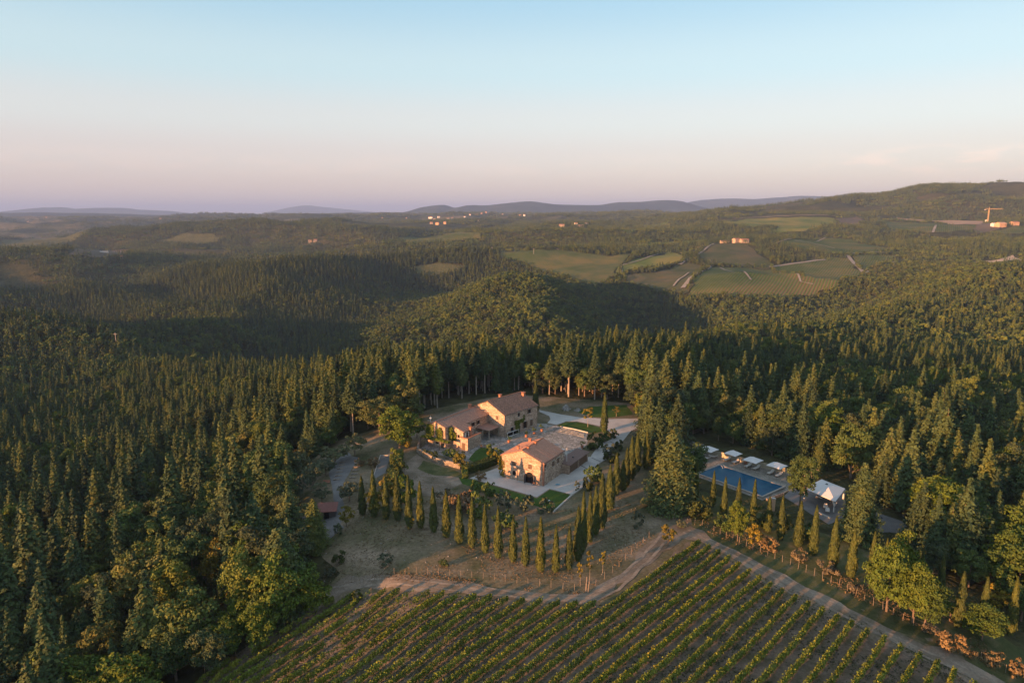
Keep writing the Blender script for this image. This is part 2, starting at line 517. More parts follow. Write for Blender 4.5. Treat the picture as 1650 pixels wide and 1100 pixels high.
def mat_stone(name, stops, scale=1.6, mortar=(.36, .31, .25), flat=False):
    b = NB(name, .9, .15)
    v = b.coords('Object', (1, 1, 1.7))
    vo = b.node('ShaderNodeTexVoronoi', feature='F1')
    vo.inputs['Scale'].default_value = scale
    b.l.new(v, vo.inputs['Vector'])
    ve = b.node('ShaderNodeTexVoronoi', feature='DISTANCE_TO_EDGE')
    ve.inputs['Scale'].default_value = scale
    b.l.new(v, ve.inputs['Vector'])
    sp = b.node('ShaderNodeSeparateColor')
    b.l.new(vo.outputs['Color'], sp.inputs[0])
    c = b.ramp(sp.outputs[0], stops)
    edge = b.ramp(ve.outputs['Distance'], [(.02, g3(0)), (.09, g3(1))])
    c = b.mix(edge, mortar, c)
    c = b.mix(1.0, c, b.ramp(b.noise(b.coords('Object'), .35, 5), [(.3, g3(.78)), (.7, g3(1.15))]), 'MULTIPLY')
    b.bump(edge, .6, .04)
    return b.color(c)


mat_stone('stone_wall', [(0, (.25, .18, .135)), (.35, (.41, .30, .225)), (.7, (.52, .385, .295)), (1, (.66, .52, .40))], 1.9, (.40, .31, .24))
mat_stone('stone_paving', [(0, (.24, .23, .22)), (.5, (.33, .31, .29)), (1, (.42, .40, .37))], .9, (.17, .17, .14))
mat_stone('dry_stone', [(0, (.20, .17, .14)), (.5, (.32, .27, .22)), (1, (.42, .37, .31))], 2.2, (.12, .10, .08))
mat_stone('deck_paving', [(0, (.22, .20, .17)), (.5, (.27, .25, .21)), (1, (.33, .30, .26))], 1.3, (.18, .17, .14))


def mat_tiles(name, c1, c2, c3):
    b = NB(name, .85, .15)
    v = b.coords('Object')
    w = b.node('ShaderNodeTexWave', wave_type='BANDS', bands_direction='Y')
    w.inputs['Scale'].default_value = 1.25
    w.inputs['Distortion'].default_value = .4
    b.l.new(v, w.inputs['Vector'])
    n1 = b.noise(b.coords('Object', (1.2, 4.0, 1.2)), 1.3, 5, .8)
    c = b.ramp(n1, [(.32, c1), (.5, c2), (.66, c3)])
    c = b.mix(1.0, c, b.ramp(w.outputs['Fac'], [(0, g3(.62)), (.6, g3(1.12))]), 'MULTIPLY')
    b.bump(w.outputs['Fac'], .8, .06)
    return b.color(c)


mat_tiles('old_roof_tiles', (.06, .05, .048), (.15, .115, .10), (.30, .235, .19))
mat_tiles('red_roof_tiles', (.36, .175, .115), (.49, .255, .175), (.58, .34, .25))
mat_tiles('wing_roof_tiles', (.16, .11, .095), (.29, .195, .155), (.42, .30, .24))


def mat_plain(name, c, rough=.8, var=.12, scale=3, spec=.2, metal=0):
    b = NB(name, rough, spec, metal)
    n = b.noise(b.coords('Object'), scale, 5)
    lo, hi = tuple(x * (1 - var) for x in c), tuple(min(1, x * (1 + var)) for x in c)
    return b.color(b.ramp(n, [(.3, lo), (.7, hi)]))


mat_plain('brick', (.42, .20, .13), var=.25, scale=6)
mat_plain('wood_door', (.20, .13, .085), var=.3, scale=5)
mat_plain('brown_shutter', (.16, .105, .075), var=.2)
mat_plain('grey_door', (.10, .10, .11), var=.2)
mat_plain('dark_opening', (.012, .012, .014), rough=.3, var=.1)
mat_plain('white_paint', (.72, .70, .68), var=.06)
mat_plain('white_canvas', (.70, .68, .67), var=.04, scale=1)
mat_plain('awning', (.26, .19, .16), var=.08)
mat_plain('garage_roof', (.19, .125, .105), var=.2)
mat_plain('concrete', (.42, .40, .37), var=.15, scale=2)
mat_plain('dark_metal', (.06, .06, .06), rough=.5, spec=.4)
mat_plain('lounger_fabric', (.66, .63, .58), var=.06)
mat_plain('fence_wood', (.34, .30, .24), var=.2, scale=6)
mat_plain('post_wood', (.28, .23, .19), var=.25, scale=5)
mat_plain('terracotta', (.38, .17, .10), var=.15)
mat_plain('rock', (.29, .27, .25), var=.3, scale=1.2)
mat_plain('shed_wall', (.09, .085, .09), var=.2)
mat_plain('shed_roof', (.20, .09, .075), var=.2)
mat_plain('deck_wall', (.46, .42, .32), var=.12)
mat_plain('far_wall', (.42, .33, .26), var=.15, scale=.3)
mat_plain('far_roof', (.36, .18, .12), var=.15, scale=.3)
mat_plain('crane_paint', (.55, .40, .22), var=.05)
mat_plain('blue_cloth', (.10, .30, .42), var=.1)
mat_plain('straw_cover', (.30, .24, .17), var=.2, scale=6)
mat_plain('cap_stone', (.50, .47, .43), var=.1)
mat_plain('pool_coping', (.34, .31, .27), var=.15)
mat_plain('orange_plaster', (.60, .38, .24), var=.1)

b = NB('pool_tiles', .4, .3)
b.color((.03, .11, .19))
b = NB('pool_water', .12, .15)
b.b.inputs['IOR'].default_value = 1.2
n = b.noise(b.coords('World'), 1.5, 3)
b.bump(n, .12, .05)
b.color(b.ramp(b.noise(b.coords('World'), .25, 2), [(.3, (.010, .068, .135)), (.7, (.016, .095, .17))]))


# ------------------------------------------------------------------ helpers
def tag(o, label=None, cat=None, group=None, kind=None):
    if label: o['label'] = label
    if cat: o['category'] = cat
    if group: o['group'] = group
    if kind: o['kind'] = kind
    return o


def mesh_np(name, V, F, mats, midx=None, smooth=False):
    """V (n,3), F (m,k) arrays"""
    me = bpy.data.meshes.new(name)
    V, F = np.asarray(V, np.float32), np.asarray(F, np.int32)
    k = F.shape[1]
    me.vertices.add(len(V))
    me.vertices.foreach_set('co', V.ravel())
    me.loops.add(F.size)
    me.loops.foreach_set('vertex_index', F.ravel())
    me.polygons.add(len(F))
    me.polygons.foreach_set('loop_start', np.arange(0, F.size, k, dtype=np.int32))
    for m in mats:
        me.materials.append(MATS[m])
    if midx is not None:
        me.polygons.foreach_set('material_index', np.asarray(midx, np.int32))
    if smooth:
        me.polygons.foreach_set('use_smooth', np.ones(len(F), bool))
    me.update(calc_edges=True)
    me.validate()
    return me


def link(name, me, parent=None, loc=None):
    o = bpy.data.objects.new(name, me)
    COL.objects.link(o)
    if parent: o.parent = parent
    if loc is not None: o.location = loc
    return o


def empty(name, loc, rz=0.0):
    o = bpy.data.objects.new(name, None)
    o.empty_display_size = .5
    COL.objects.link(o)
    o.location = loc
    o.rotation_euler = (0, 0, rz)
    return o


class MB:
    def __init__(s):
        s.v, s.f, s.mi, s.mats = [], [], [], []

    def _m(s, m):
        if m not in s.mats: s.mats.append(m)
        return s.mats.index(m)

    def add(s, vs, fs, m):
        k, i = len(s.v), s._m(m)
        s.v += [tuple(v) for v in vs]
        s.f += [tuple(q + k for q in f) for f in fs]
        s.mi += [i] * len(fs)

    def box(s, x0, x1, y0, y1, z0, z1, m, rz=0, c=(0, 0)):
        vs = [(x, y, z) for z in (z0, z1) for x, y in ((x0, y0), (x1, y0), (x1, y1), (x0, y1))]
        if rz:
            ca, sa = math.cos(rz), math.sin(rz)
            vs = [(c[0] + (x - c[0]) * ca - (y - c[1]) * sa, c[1] + (x - c[0]) * sa + (y - c[1]) * ca, z) for x, y, z in vs]
        s.add(vs, [(0, 3, 2, 1), (4, 5, 6, 7), (0, 1, 5, 4), (1, 2, 6, 5), (2, 3, 7, 6), (3, 0, 4, 7)], m)

    def prism(s, poly, z0, z1, m):
        n = len(poly)
        s.add([(x, y, z0) for x, y in poly] + [(x, y, z1) for x, y in poly],
              [tuple(range(n - 1, -1, -1)), tuple(range(n, 2 * n))] + [(i, (i + 1) % n, n + (i + 1) % n, n + i) for i in range(n)], m)

    def tube(s, p, q, r0, r1, m, n=7):
        p, q = Vector(p), Vector(q)
        d = (q - p).normalized()
        a = d.orthogonal().normalized()
        c = d.cross(a)
        vs = [p + (a * math.cos(t) + c * math.sin(t)) * r0 for t in [2 * math.pi * i / n for i in range(n)]]
        vs += [q + (a * math.cos(t) + c * math.sin(t)) * r1 for t in [2 * math.pi * i / n for i in range(n)]]
        s.add(vs, [(i, (i + 1) % n, n + (i + 1) % n, n + i) for i in range(n)] + [tuple(range(n - 1, -1, -1)), tuple(range(n, 2 * n))], m)

    def slab(s, quad, th, m):
        """quad of 3-D points (counter-clockwise from above), thickened downwards"""
        n = len(quad)
        s.add([tuple(p) for p in quad] + [(p[0], p[1], p[2] - th) for p in quad],
              [tuple(range(n)), tuple(range(2 * n - 1, n - 1, -1))] + [((i + 1) % n, i, n + i, n + (i + 1) % n) for i in range(n)], m)

    def mesh(s, name):
        me = bpy.data.meshes.new(name)
        me.from_pydata(s.v, [], s.f)
        for m in s.mats: me.materials.append(MATS[m])
        me.polygons.foreach_set('material_index', s.mi)
        me.update()
        return me

    def build(s, name, parent=None, loc=None):
        return link(name, s.mesh(name), parent, loc)


def sheet(name, poly, mat, off, step=2.5, jit=.25, world=True):
    """a ground sheet laid over the terrain inside a polygon (picture points or ground points)"""
    P = poly if not world else world_poly(poly)
    # densify and roughen the outline
    out = []
    for i, (a, b2) in enumerate(zip(P, P[1:] + P[:1])):
        L = math.hypot(b2[0] - a[0], b2[1] - a[1])
        k = max(1, int(L / min(step, 14)))
        for j in range(k):
            t = j / k
            x, y = a[0] + (b2[0] - a[0]) * t, a[1] + (b2[1] - a[1]) * t
            if jit and (j or jit > .6):
                x += (vnoise(np.array(x * .45 / jit ** .3), np.array(y * .45), 5) - .5) * 2.4 * jit
                y += (vnoise(np.array(x * .45), np.array(y * .45 / jit ** .3), 9) - .5) * 2.4 * jit
            if name == 'field':
                x += (vnoise(np.array(x / 34), np.array(y / 34), 15) - .5) * 20
                y += (vnoise(np.array(x / 34), np.array(y / 34), 19) - .5) * 26
            out.append((float(x), float(y)))
    bm = bmesh.new()
    vs = [bm.verts.new((x, y, 0)) for x, y in out]
    bm.faces.new(vs)
    bmesh.ops.triangulate(bm, faces=bm.faces[:])
    xs, ys = [p[0] for p in out], [p[1] for p in out]
    for ax, lo, hi in ((0, min(xs), max(xs)), (1, min(ys), max(ys))):
        t = lo + step
        while t < hi:
            co, no = [0, 0, 0], [0, 0, 0]
            co[ax], no[ax] = t, 1
            bmesh.ops.bisect_plane(bm, geom=bm.verts[:] + bm.edges[:] + bm.faces[:], plane_co=co, plane_no=no)
            t += step
    bmesh.ops.recalc_face_normals(bm, faces=bm.faces[:])
    X = np.array([v.co.x for v in bm.verts])
    Y = np.array([v.co.y for v in bm.verts])
    Z = Hm(X, Y) + off
    for v, z in zip(bm.verts, Z): v.co.z = z
    for f in bm.faces:
        if f.normal.z < 0: f.normal_flip()
    me = bpy.data.meshes.new(name)
    bm.to_mesh(me)
    bm.free()
    me.materials.append(MATS[mat])
    o = link(name, me)
    o['kind'] = 'structure'
    return o


def ribbon(pp, w, world=True):
    """a picture polyline -> ground polygon of width w"""
    P = world_poly(pp) if world else pp
    L, Rr = [], []
    for i, p in enumerate(P):
        a, b2 = P[max(0, i - 1)], P[min(len(P) - 1, i + 1)]
        dx, dy = b2[0] - a[0], b2[1] - a[1]
        d = math.hypot(dx, dy) or 1
        L.append((p[0] - dy / d * w / 2, p[1] + dx / d * w / 2))
        Rr.append((p[0] + dy / d * w / 2, p[1] - dx / d * w / 2))
    return L + Rr[::-1]


# ------------------------------------------------------------------ the ground sheet
nr, nt = GX.shape
V = np.stack([GX.ravel(), GY.ravel(), GZ.ravel()], 1)
ii, jj = np.meshgrid(np.arange(nr - 1), np.arange(nt - 1), indexing='ij')
q = (ii * nt + jj).ravel()
F = np.stack([q, q + 1, q + nt + 1, q + nt], 1)[:, ::-1]
ground = link('ground', mesh_np('ground', V, F, ['forest_floor'], smooth=True))
ground['kind'] = 'structure'


# far mountain ranges, each a real ridge with depth
def range_hill(prof, Y0, depth, seed, rough):
    pxs = np.array([p[0] for p in prof], float)
    zz = np.array([z_at(Y0, p[1]) for p in prof])
    nx = 260
    xq = np.linspace(pxs[0], pxs[-1], nx)
    crest = pchip(pxs, zz, xq)
    vq = np.linspace(-1, 1, 41)
    X = np.outer(np.ones(41), (xq - 825) / FPX / 1.0) * Y0
    Y = Y0 + np.outer(vq, np.ones(nx)) * depth
    base = -60.0
    bell = np.cos(vq * math.pi / 2) ** 1.2
    n = fbm(X / (depth * .35), Y / (depth * .35), seed, 5) - .5
    Z = base + (crest[None, :] - base) * bell[:, None] * (1 + rough * n * (1 - bell[:, None] ** 4))
    Z += 18 * (fbm(X / 260, Y / 260, seed + 5, 3) - .5) * bell[:, None]
    V = np.stack([X.ravel(), Y.ravel(), Z.ravel()], 1)
    a, c = np.meshgrid(np.arange(40), np.arange(nx - 1), indexing='ij')
    q = (a * nx + c).ravel()
    F = np.stack([q, q + 1, q + nx + 1, q + nx], 1)
    o = link('hills', mesh_np('hills', V, F, ['far_hill'], smooth=True))
    o['kind'] = 'structure'


range_hill([(560, 349), (620, 347), (660, 341), (690, 333), (715, 330), (735, 335), (760, 331), (785, 331), (815, 327.5), (850, 325), (880, 328), (905, 330.5), (960, 330.5), (990, 326.5), (1030, 325), (1065, 322.5),
            (1085, 324), (1110, 331), (1140, 338), (1200, 346)], 10500, 2000, 21, .5)
range_hill([(1040, 346), (1090, 330), (1130, 322), (1165, 320.5), (1200, 321), (1240, 318.5), (1280, 316), (1320, 316), (1355, 313), (1380, 315), (1400, 321), (1440, 332), (1500, 346)], 14000, 2200, 33, .5)
range_hill([(-40, 346), (30, 343), (70, 337), (105, 334), (125, 337.5), (160, 335.5), (200, 335), (230, 338), (262, 339), (300, 343), (340, 346)], 17000, 2200, 41, .4)
range_hill([(430, 347), (455, 340), (480, 334), (500, 331), (520, 333), (550, 336), (600, 341), (660, 346)], 24000, 2500, 52, .3)
range_hill([(-300, 350), (-100, 345), (0, 343.5), (100, 342.5), (200, 344.5), (260, 346.5), (330, 344.5), (420, 346), (520, 344), (600, 342.5), (690, 344), (760, 349)], 8500, 1400, 61, .6)
#FARPART
# ------------------------------------------------------------------ ground sheets of the estate
clearing = [(440, 1052), (525, 978), (556, 942), (538, 900), (505, 872), (470, 850), (455, 815), (478, 780), (500, 745), (540, 712), (590, 695), (640, 685), (690, 665), (760, 640), (830, 628),
            (900, 640), (960, 645), (1015, 645), (1030, 680), (1045, 730), (1050, 800), (1080, 825), (1110, 800), (1098, 745), (1092, 700), (1140, 706), (1250, 738), (1340, 762),
            (1400, 800), (1480, 845), (1490, 870), (1450, 895), (1530, 945), (1600, 968), (1700, 990), (1780, 1040), (1760, 1300), (200, 1300), (310, 1110)]
CLEAR = world_poly(clearing)
sheet('meadow', [(300, 1110), (500, 975), (545, 925), (500, 870), (455, 840), (455, 810), (478, 780), (500, 745), (540, 712), (590, 695), (640, 680), (690, 660), (830, 635), (960, 645), (1015, 650), (1050, 700),
                 (1075, 800), (1120, 845), (1620, 1095), (1700, 1180), (1700, 1240), (250, 1240)], 'dry_meadow', .04, jit=.8)
sheet('rough_grass', [(1085, 795), (1130, 790), (1290, 850), (1420, 890), (1560, 990), (1700, 1080), (1700, 1150), (1600, 1090), (1400, 1003), (1200, 900), (1120, 855)], 'rough_grass', .05, jit=.8)
sheet('vineyard_soil', [(300, 1125), (470, 1005), (520, 975), (560, 958), (640, 953), (745, 960), (850, 968), (950, 972), (990, 968), (1060, 912), (1108, 872), (1135, 878), (1240, 943), (1400, 1020), (1490, 1062), (1570, 1100), (1660, 1160), (1660, 1260), (220, 1260)],
      'vineyard_soil', .06, jit=.3)
sheet('dirt_road', [(330, 1095), (480, 992), (530, 945), (560, 930), (620, 925), (700, 930), (760, 938), (830, 948), (900, 956), (945, 958), (985, 938), (1035, 885), (1072, 850), (1095, 842), (1130, 856), (1165, 877),
                    (1300, 946), (1400, 998), (1520, 1048), (1600, 1088), (1720, 1150), (1640, 1150), (1570, 1098), (1480, 1057), (1330, 985), (1240, 942), (1185, 903), (1125, 872), (1100, 868), (1045, 905), (985, 958), (955, 972),
                    (900, 972), (820, 965), (740, 957), (650, 950), (590, 947), (550, 956), (490, 1000), (360, 1100)], 'dirt_track', .09, jit=1.0)
for nm, pts in (('lower', [(500, 985), (540, 950), (600, 938), (700, 943), (790, 953), (870, 963), (950, 964), (990, 948), (1035, 905), (1075, 862)]), ('right', [(1105, 856), (1150, 876), (1200, 900), (1300, 955), (1400, 1010), (1500, 1058), (1620, 1115)])):
    for sgn in (-1, 1):
        c_ = world_poly(pts)
        o_ = []
        for i, p in enumerate(c_):
            a, b2 = c_[max(0, i - 1)], c_[min(len(c_) - 1, i + 1)]
            d = math.hypot(b2[0] - a[0], b2[1] - a[1])
            o_.append((p[0] - (b2[1] - a[1]) / d * .85 * sgn, p[1] + (b2[0] - a[0]) / d * .85 * sgn))
        sheet('wheel_rut', ribbon(o_, .6, world=False), 'rut_dust', .12, 1.5, jit=.25, world=False)
sheet('dusty_yard', [(655, 745), (672, 732), (700, 752), (742, 765), (745, 778), (720, 790), (690, 800), (665, 795), (650, 770)], 'dirt_track', .07, jit=.6)
sheet('gravel_yard', [(757, 770.5), (806, 752), (850, 735), (900, 738), (951, 736), (968, 742.5), (949, 778), (921.7, 797), (885.6, 787.5), (865, 801)], 'gravel', .08, jit=0)
sheet('driveway', [(868.7, 660.7), (903.6, 667.8), (936, 672.7), (958, 673.8), (983, 675.5), (1030, 674), (1026, 690), (1017, 694.5), (1002, 712), (991, 716), (984, 735), (967, 746), (948, 744), (957, 728), (970, 714), (985.5, 708), (987.6, 701),
                   (980, 693.5), (968, 687), (952.7, 683.6), (930, 679), (912, 679), (897, 684.7), (881.8, 681.5), (887, 676), (885, 670.5), (869.8, 664)], 'gravel', .09, jit=.15)
sheet('lawn', [(739, 769), (757, 772.5), (865, 803), (886, 789), (921.7, 799), (891, 825), (866, 816), (793, 793), (745, 780)], 'lawn', .10, jit=0)
sheet('lawn', [(898, 686), (912, 680.5), (930, 680.5), (952, 685), (967, 689), (972, 695), (960, 698), (947, 697), (903.6, 687.5)], 'lawn', .10, jit=0)
sheet('lawn', [(755, 740), (766, 727), (775, 721), (790, 722), (803, 730), (795, 742), (770, 748)], 'lawn', .08, jit=.1)
sheet('rough_grass', [(930, 664), (950, 655), (1010, 652), (1020, 668), (980, 673), (955, 672)], 'lawn', .06, jit=.4)
sheet('rough_grass', [(672, 755), (682, 742), (712, 752), (742, 762), (744, 770), (700, 766)], 'rough_grass', .075, jit=.6)
sheet('courtyard', [(866, 682), (880, 682.5), (897, 686), (947, 698.5), (946, 716), (930, 730), (900, 737), (845, 720), (803, 742), (770, 738), (757, 742), (745, 752), (715, 735), (678, 722), (700, 705), (760, 690)], 'stone_paving', .055, jit=.1)
sheet('garden_path', [(541, 830), (536, 790), (530, 762), (545, 735), (560, 728), (567, 735), (578, 737), (566, 757), (553, 780), (552, 805), (556, 830), (545, 850)], 'worn_gravel', .09, jit=.2)
sheet('garden_path', [(446, 850), (470, 838), (545, 828), (552, 850), (520, 880), (490, 885), (460, 880)], 'worn_gravel', .085, jit=.7)
sheet('bocce_court', [(613, 734), (629, 734.5), (621, 762), (606, 770), (602, 768)], 'worn_gravel', .10, jit=0)
sheet('pool_terrace', [(1114, 731), (1127, 724), (1145, 727), (1276, 761), (1276, 788), (1260, 796), (1228, 806), (1123, 768), (1112, 748)], 'deck_paving', .06, jit=0)
sheet('gravel_path', [(1090, 700), (1105, 708), (1135, 716), (1128, 724), (1113, 731), (1098, 722)], 'worn_gravel', .05, jit=.4)
sheet('gravel_path', [(1272, 790), (1290, 780), (1360, 790), (1362, 835), (1335, 845), (1282, 812), (1262, 800)], 'worn_gravel', .05, jit=.3)
sheet('gravel_path', [(1385, 815), (1440, 835), (1480, 850), (1475, 862), (1420, 858), (1380, 835)], 'worn_gravel', .05, jit=.6)

# ------------------------------------------------------------------ leaves and trees
def quads(C, N, S, asp=.7, seed=0):
    """a leafy face at every centre C, facing N, of size S"""
    r = np.random.default_rng(seed)
    n = len(C)
    N = N / (np.linalg.norm(N, axis=1, keepdims=True) + 1e-9)
    A = r.normal(size=(n, 3))
    U = np.cross(N, A)
    U /= np.linalg.norm(U, axis=1, keepdims=True) + 1e-9
    W = np.cross(N, U)
    S = np.asarray(S).reshape(-1, 1) * np.ones((n, 1))
    k = 1 + r.normal(size=(n, 4)) * .18
    V = np.stack([C - U * S * k[:, :1], C - W * S * asp * k[:, 1:2], C + U * S * k[:, 2:3], C + W * S * asp * k[:, 3:4]], 1).reshape(-1, 3)
    F = np.arange(4 * n).reshape(n, 4)
    return V, F


def crown_conifer(h, Rr, bare, lv, br, seed, size, dens=1.0, pw=.82):
    r = np.random.default_rng(seed)
    C, N, S = [], [], []
    lean = r.normal(size=2) * .012
    for i in range(lv):
        t = (i + r.random() * .7) / lv
        z = h * (bare + (1 - bare) * t)
        rad = Rr * ((1 - t) ** pw * (.9 + .22 * math.sin(i * 2.1 + seed)) + .03)
        if bare > .2: rad *= min(1, .45 + t * 2.2)
        k = max(3, int(br * (rad / Rr) ** .5 + 1))
        a0 = r.random() * 6.28
        for j in range(k):
            a = a0 + 6.283 * j / k + r.normal() * .22
            L = rad * (.72 + .5 * r.random())
            m = max(2, int(L / size * 1.5 * dens))
            for q in range(m):
                s = (q + .6) / m
                d = L * s
                w = .20 * L * (1 - s * .5)
                for _ in range(2):
                    o = r.normal() * w
                    C.append((math.cos(a) * d - math.sin(a) * o, math.sin(a) * d + math.cos(a) * o, z - .22 * d + .10 * d * s + r.normal() * .12 + .12 * h / lv))
                    N.append((math.cos(a) * .75 + r.normal() * .45, math.sin(a) * .75 + r.normal() * .45, .75 + r.normal() * .35))
                    S.append(size * (.75 + .5 * r.random()) * (1.1 - .3 * s))
    C, N, S = np.array(C), np.array(N), np.array(S)
    C[:, :2] += C[:, 2:3] * lean
    return quads(C, N, S, .55, seed)


def crown_broad(h, w, bare, nb, per, seed, size, flat=1.0):
    r = np.random.default_rng(seed)
    C, N, S = [], [], []
    zc, hz = h * (bare + 1) / 2, h * (1 - bare) / 2
    for i in range(nb):
        u = r.normal(size=3)
        u /= np.linalg.norm(u)
        u[2] = u[2] * .9 + .18
        rr = .34 + .66 * r.random() ** .6
        c = np.array([u[0] * w * rr, u[1] * w * rr, zc + u[2] * hz * rr * flat])
        br = w * (.19 + .21 * r.random())
        m = int(per * 1.15 * (br / (w * .33)) ** 2)
        d = r.normal(size=(m, 3))
        d /= np.linalg.norm(d, axis=1, keepdims=True)
        d[:, 2] = np.abs(d[:, 2]) * .9 - .25 * (r.random(m) < .4)
        C.append(c + d * br * (.72 + .36 * r.random((m, 1))) * np.array([1, 1, .85]))
        N.append(d + r.normal(size=(m, 3)) * .55)
        S.append(size * (.7 + .6 * r.random(m)))
    return quads(np.concatenate(C), np.concatenate(N), np.concatenate(S), .7, seed)


def crown_cypress(h, w, n, seed, size):
    r = np.random.default_rng(seed)
    t = r.random(n) ** .85
    prof = np.clip(1.15 * (1 - t) ** .62, 0, 1) * np.clip(.55 + t * 3.4, 0, 1)
    a = r.random(n) * 6.283
    lump = 1 + .13 * np.sin(a * 3 + t * 17 + seed) + .10 * np.sin(a * 5 - t * 31)
    rad = w * prof * lump * (.74 + .28 * r.random(n))
    C = np.stack([np.cos(a) * rad, np.sin(a) * rad, .25 + t * (h - .3)], 1)
    N = np.stack([np.cos(a), np.sin(a), .15 + 0 * a], 1) + r.normal(size=(n, 3)) * .40
    N /= np.linalg.norm(N, axis=1, keepdims=True)
    U = np.array([0, 0, 1.]) - N * N[:, 2:3]
    U /= np.linalg.norm(U, axis=1, keepdims=True) + 1e-9
    W = np.cross(N, U)
    S = (size * (.7 + .7 * r.random(n)))[:, None]
    V = np.stack([C - U * S, C - W * S * .36, C + U * S * 1.25, C + W * S * .36], 1).reshape(-1, 3)
    return V, np.arange(4 * n).reshape(n, 4)


def trunk_mesh(name, h, r0, mat='bark', limbs=0, w=2, bare=.3, seed=0):
    m = MB()
    r = random.Random(seed)
    k = 5
    p = Vector((0, 0, -.6))
    for i in range(k):
        t = (i + 1) / k
        q = Vector((r.gauss(0, .06) * h * .06, r.gauss(0, .06) * h * .06, h * t * .93))
        m.tube(p, q, r0 * (1 - .85 * i / k), r0 * (1 - .85 * (i + 1) / k), mat, 6)
        p = q
    for i in range(limbs):
        z = h * (bare * .8 + .4 * r.random())
        a = r.random() * 6.28
        m.tube((0, 0, z), (math.cos(a) * w * .7, math.sin(a) * w * .7, z + h * .22), r0 * .45, r0 * .12, mat, 5)
    return m.mesh(name)


def cmesh(name, VF, mat):
    return mesh_np(name, VF[0], VF[1], [mat])


P = {}          # kind -> list of (trunk mesh, crown mesh, height, half width)
P['conifer'] = [(trunk_mesh('trunk', h, .26, seed=i), cmesh('crown', crown_conifer(h, w, bb, int(h * 2.5), 12, 30 + i, .34), 'conifer_foliage'), h, w)
                for i, (h, w, bb) in enumerate([(15, 3.4, .08), (17, 2.9, .10), (13, 3.9, .06), (14.5, 2.4, .12), (10, 3.3, .08)])]
P['pine'] = [(trunk_mesh('trunk', h, .24, 'pale_bark', seed=10 + i), cmesh('crown', crown_conifer(h, w, bb, int(h * 2.1), 11, 60 + i, .34), 'conifer_foliage'), h, w)
             for i, (h, w, bb) in enumerate([(17, 3.2, .34), (18, 2.9, .28), (16, 3.4, .40)])]
P['broad'] = [(trunk_mesh('trunk', h * .7, .28, 'bark', 5, w, bb, seed=20 + i), cmesh('crown', crown_broad(h, w, bb, nb, 130, 80 + i, .20), 'broadleaf_foliage'), h, w)
              for i, (h, w, bb, nb) in enumerate([(11, 4.0, .12, 60), (9, 3.9, .1, 52), (12.5, 3.4, .15, 60), (7.5, 3.4, .08, 46), (10.5, 2.9, .12, 46)])]
P['dusky'] = [(P['broad'][i][0], cmesh('crown', crown_broad(h, w, .1, nb, 130, 95 + i, .20), 'dusky_foliage'), h, w)
              for i, (h, w, nb) in enumerate([(10, 4.0, 44), (11, 3.6, 40)])]
for kind, mat, sd in (('golden', 'golden_foliage', 110), ('fresh', 'fresh_foliage', 120), ('rusty', 'rusty_foliage', 130), ('olive', 'olive_foliage', 140)):
    P[kind] = [(trunk_mesh('trunk', 3.4, .16, 'bark', 5, 1.6, .35, seed=sd + i), cmesh('crown', crown_broad(6.0, 2.5, .14, 26, 46, sd + i, .24), mat), 6.0, 2.5) for i in range(2)]
for kind, mat, sd in (('bigfresh', 'fresh_foliage', 210), ('biggold', 'golden_foliage', 220)):
    P[kind] = [(trunk_mesh('trunk', 7, .25, 'bark', 6, 3, .25, seed=sd + i), cmesh('crown', crown_broad(10.0, 4.0, .06, 70, 92, sd + i, .22), mat), 10.0, 4.2) for i in range(2)]
P['cedar'] = [(trunk_mesh('trunk', h, .3, seed=230 + i), cmesh('crown', crown_conifer(h, w, .02, 48, 20, 230 + i, .32, 1.0, .64), 'conifer_foliage'), h, w) for i, (h, w) in enumerate([(16, 4.4), (16, 3.6)])]
P['sapling'] = [(trunk_mesh('trunk', 3.2, .07, 'pale_bark', 3, .8, .4, seed=150 + i), cmesh('crown', crown_broad(4.4, 1.0, .32, 14, 26, 150 + i, .16, 1.1), 'golden_foliage'), 4.4, 1.0) for i in range(2)]
P['cypress'] = [(trunk_mesh('trunk', 3, .13, 'bark', seed=160 + i), cmesh('foliage', crown_cypress(10, 1.05, 3000, 160 + i, .26), 'cypress_foliage'), 10, 1.05) for i in range(4)]
P['shrub'] = [(None, cmesh('shrub', crown_broad(1.8, 1.35, -.25, 18, 34, 170 + i, .15), m), 1.8, 1.4) for i, m in enumerate(['broadleaf_foliage', 'hedge_foliage', 'olive_foliage'])]
P['rusty_shrub'] = [(None, cmesh('shrub', crown_broad(1.8, 1.35, -.25, 18, 34, 180 + i, .15), m), 1.8, 1.4) for i, m in enumerate(['rusty_foliage', 'dry_grass_foliage'])]
P['gold_shrub'] = [(None, cmesh('shrub', crown_broad(1.8, 1.35, -.25, 18, 34, 190, .15), 'golden_foliage'), 1.8, 1.4)]
P['tuft'] = [(None, cmesh('shrub', crown_broad(1.2, 1.1, -.4, 10, 28, 195, .16), 'dry_grass_foliage'), 1.2, 1.1)]

KNAME = {'cedar': 'conifer_tree', 'bigfresh': 'broadleaf_tree', 'biggold': 'broadleaf_tree', 'conifer': 'conifer_tree', 'pine': 'pine_tree', 'broad': 'broadleaf_tree', 'dusky': 'broadleaf_tree', 'golden': 'broadleaf_tree', 'fresh': 'broadleaf_tree', 'rusty': 'broadleaf_tree',
         'olive': 'olive_tree', 'sapling': 'young_tree', 'cypress': 'cypress_tree', 'shrub': 'shrub', 'rusty_shrub': 'shrub', 'gold_shrub': 'shrub', 'tuft': 'grass_tuft'}
KCAT = {'cedar': 'conifer', 'conifer': 'conifer', 'pine': 'pine tree', 'cypress': 'cypress', 'olive': 'olive tree', 'sapling': 'young tree', 'shrub': 'shrub', 'rusty_shrub': 'shrub', 'gold_shrub': 'shrub', 'tuft': 'grass tuft'}


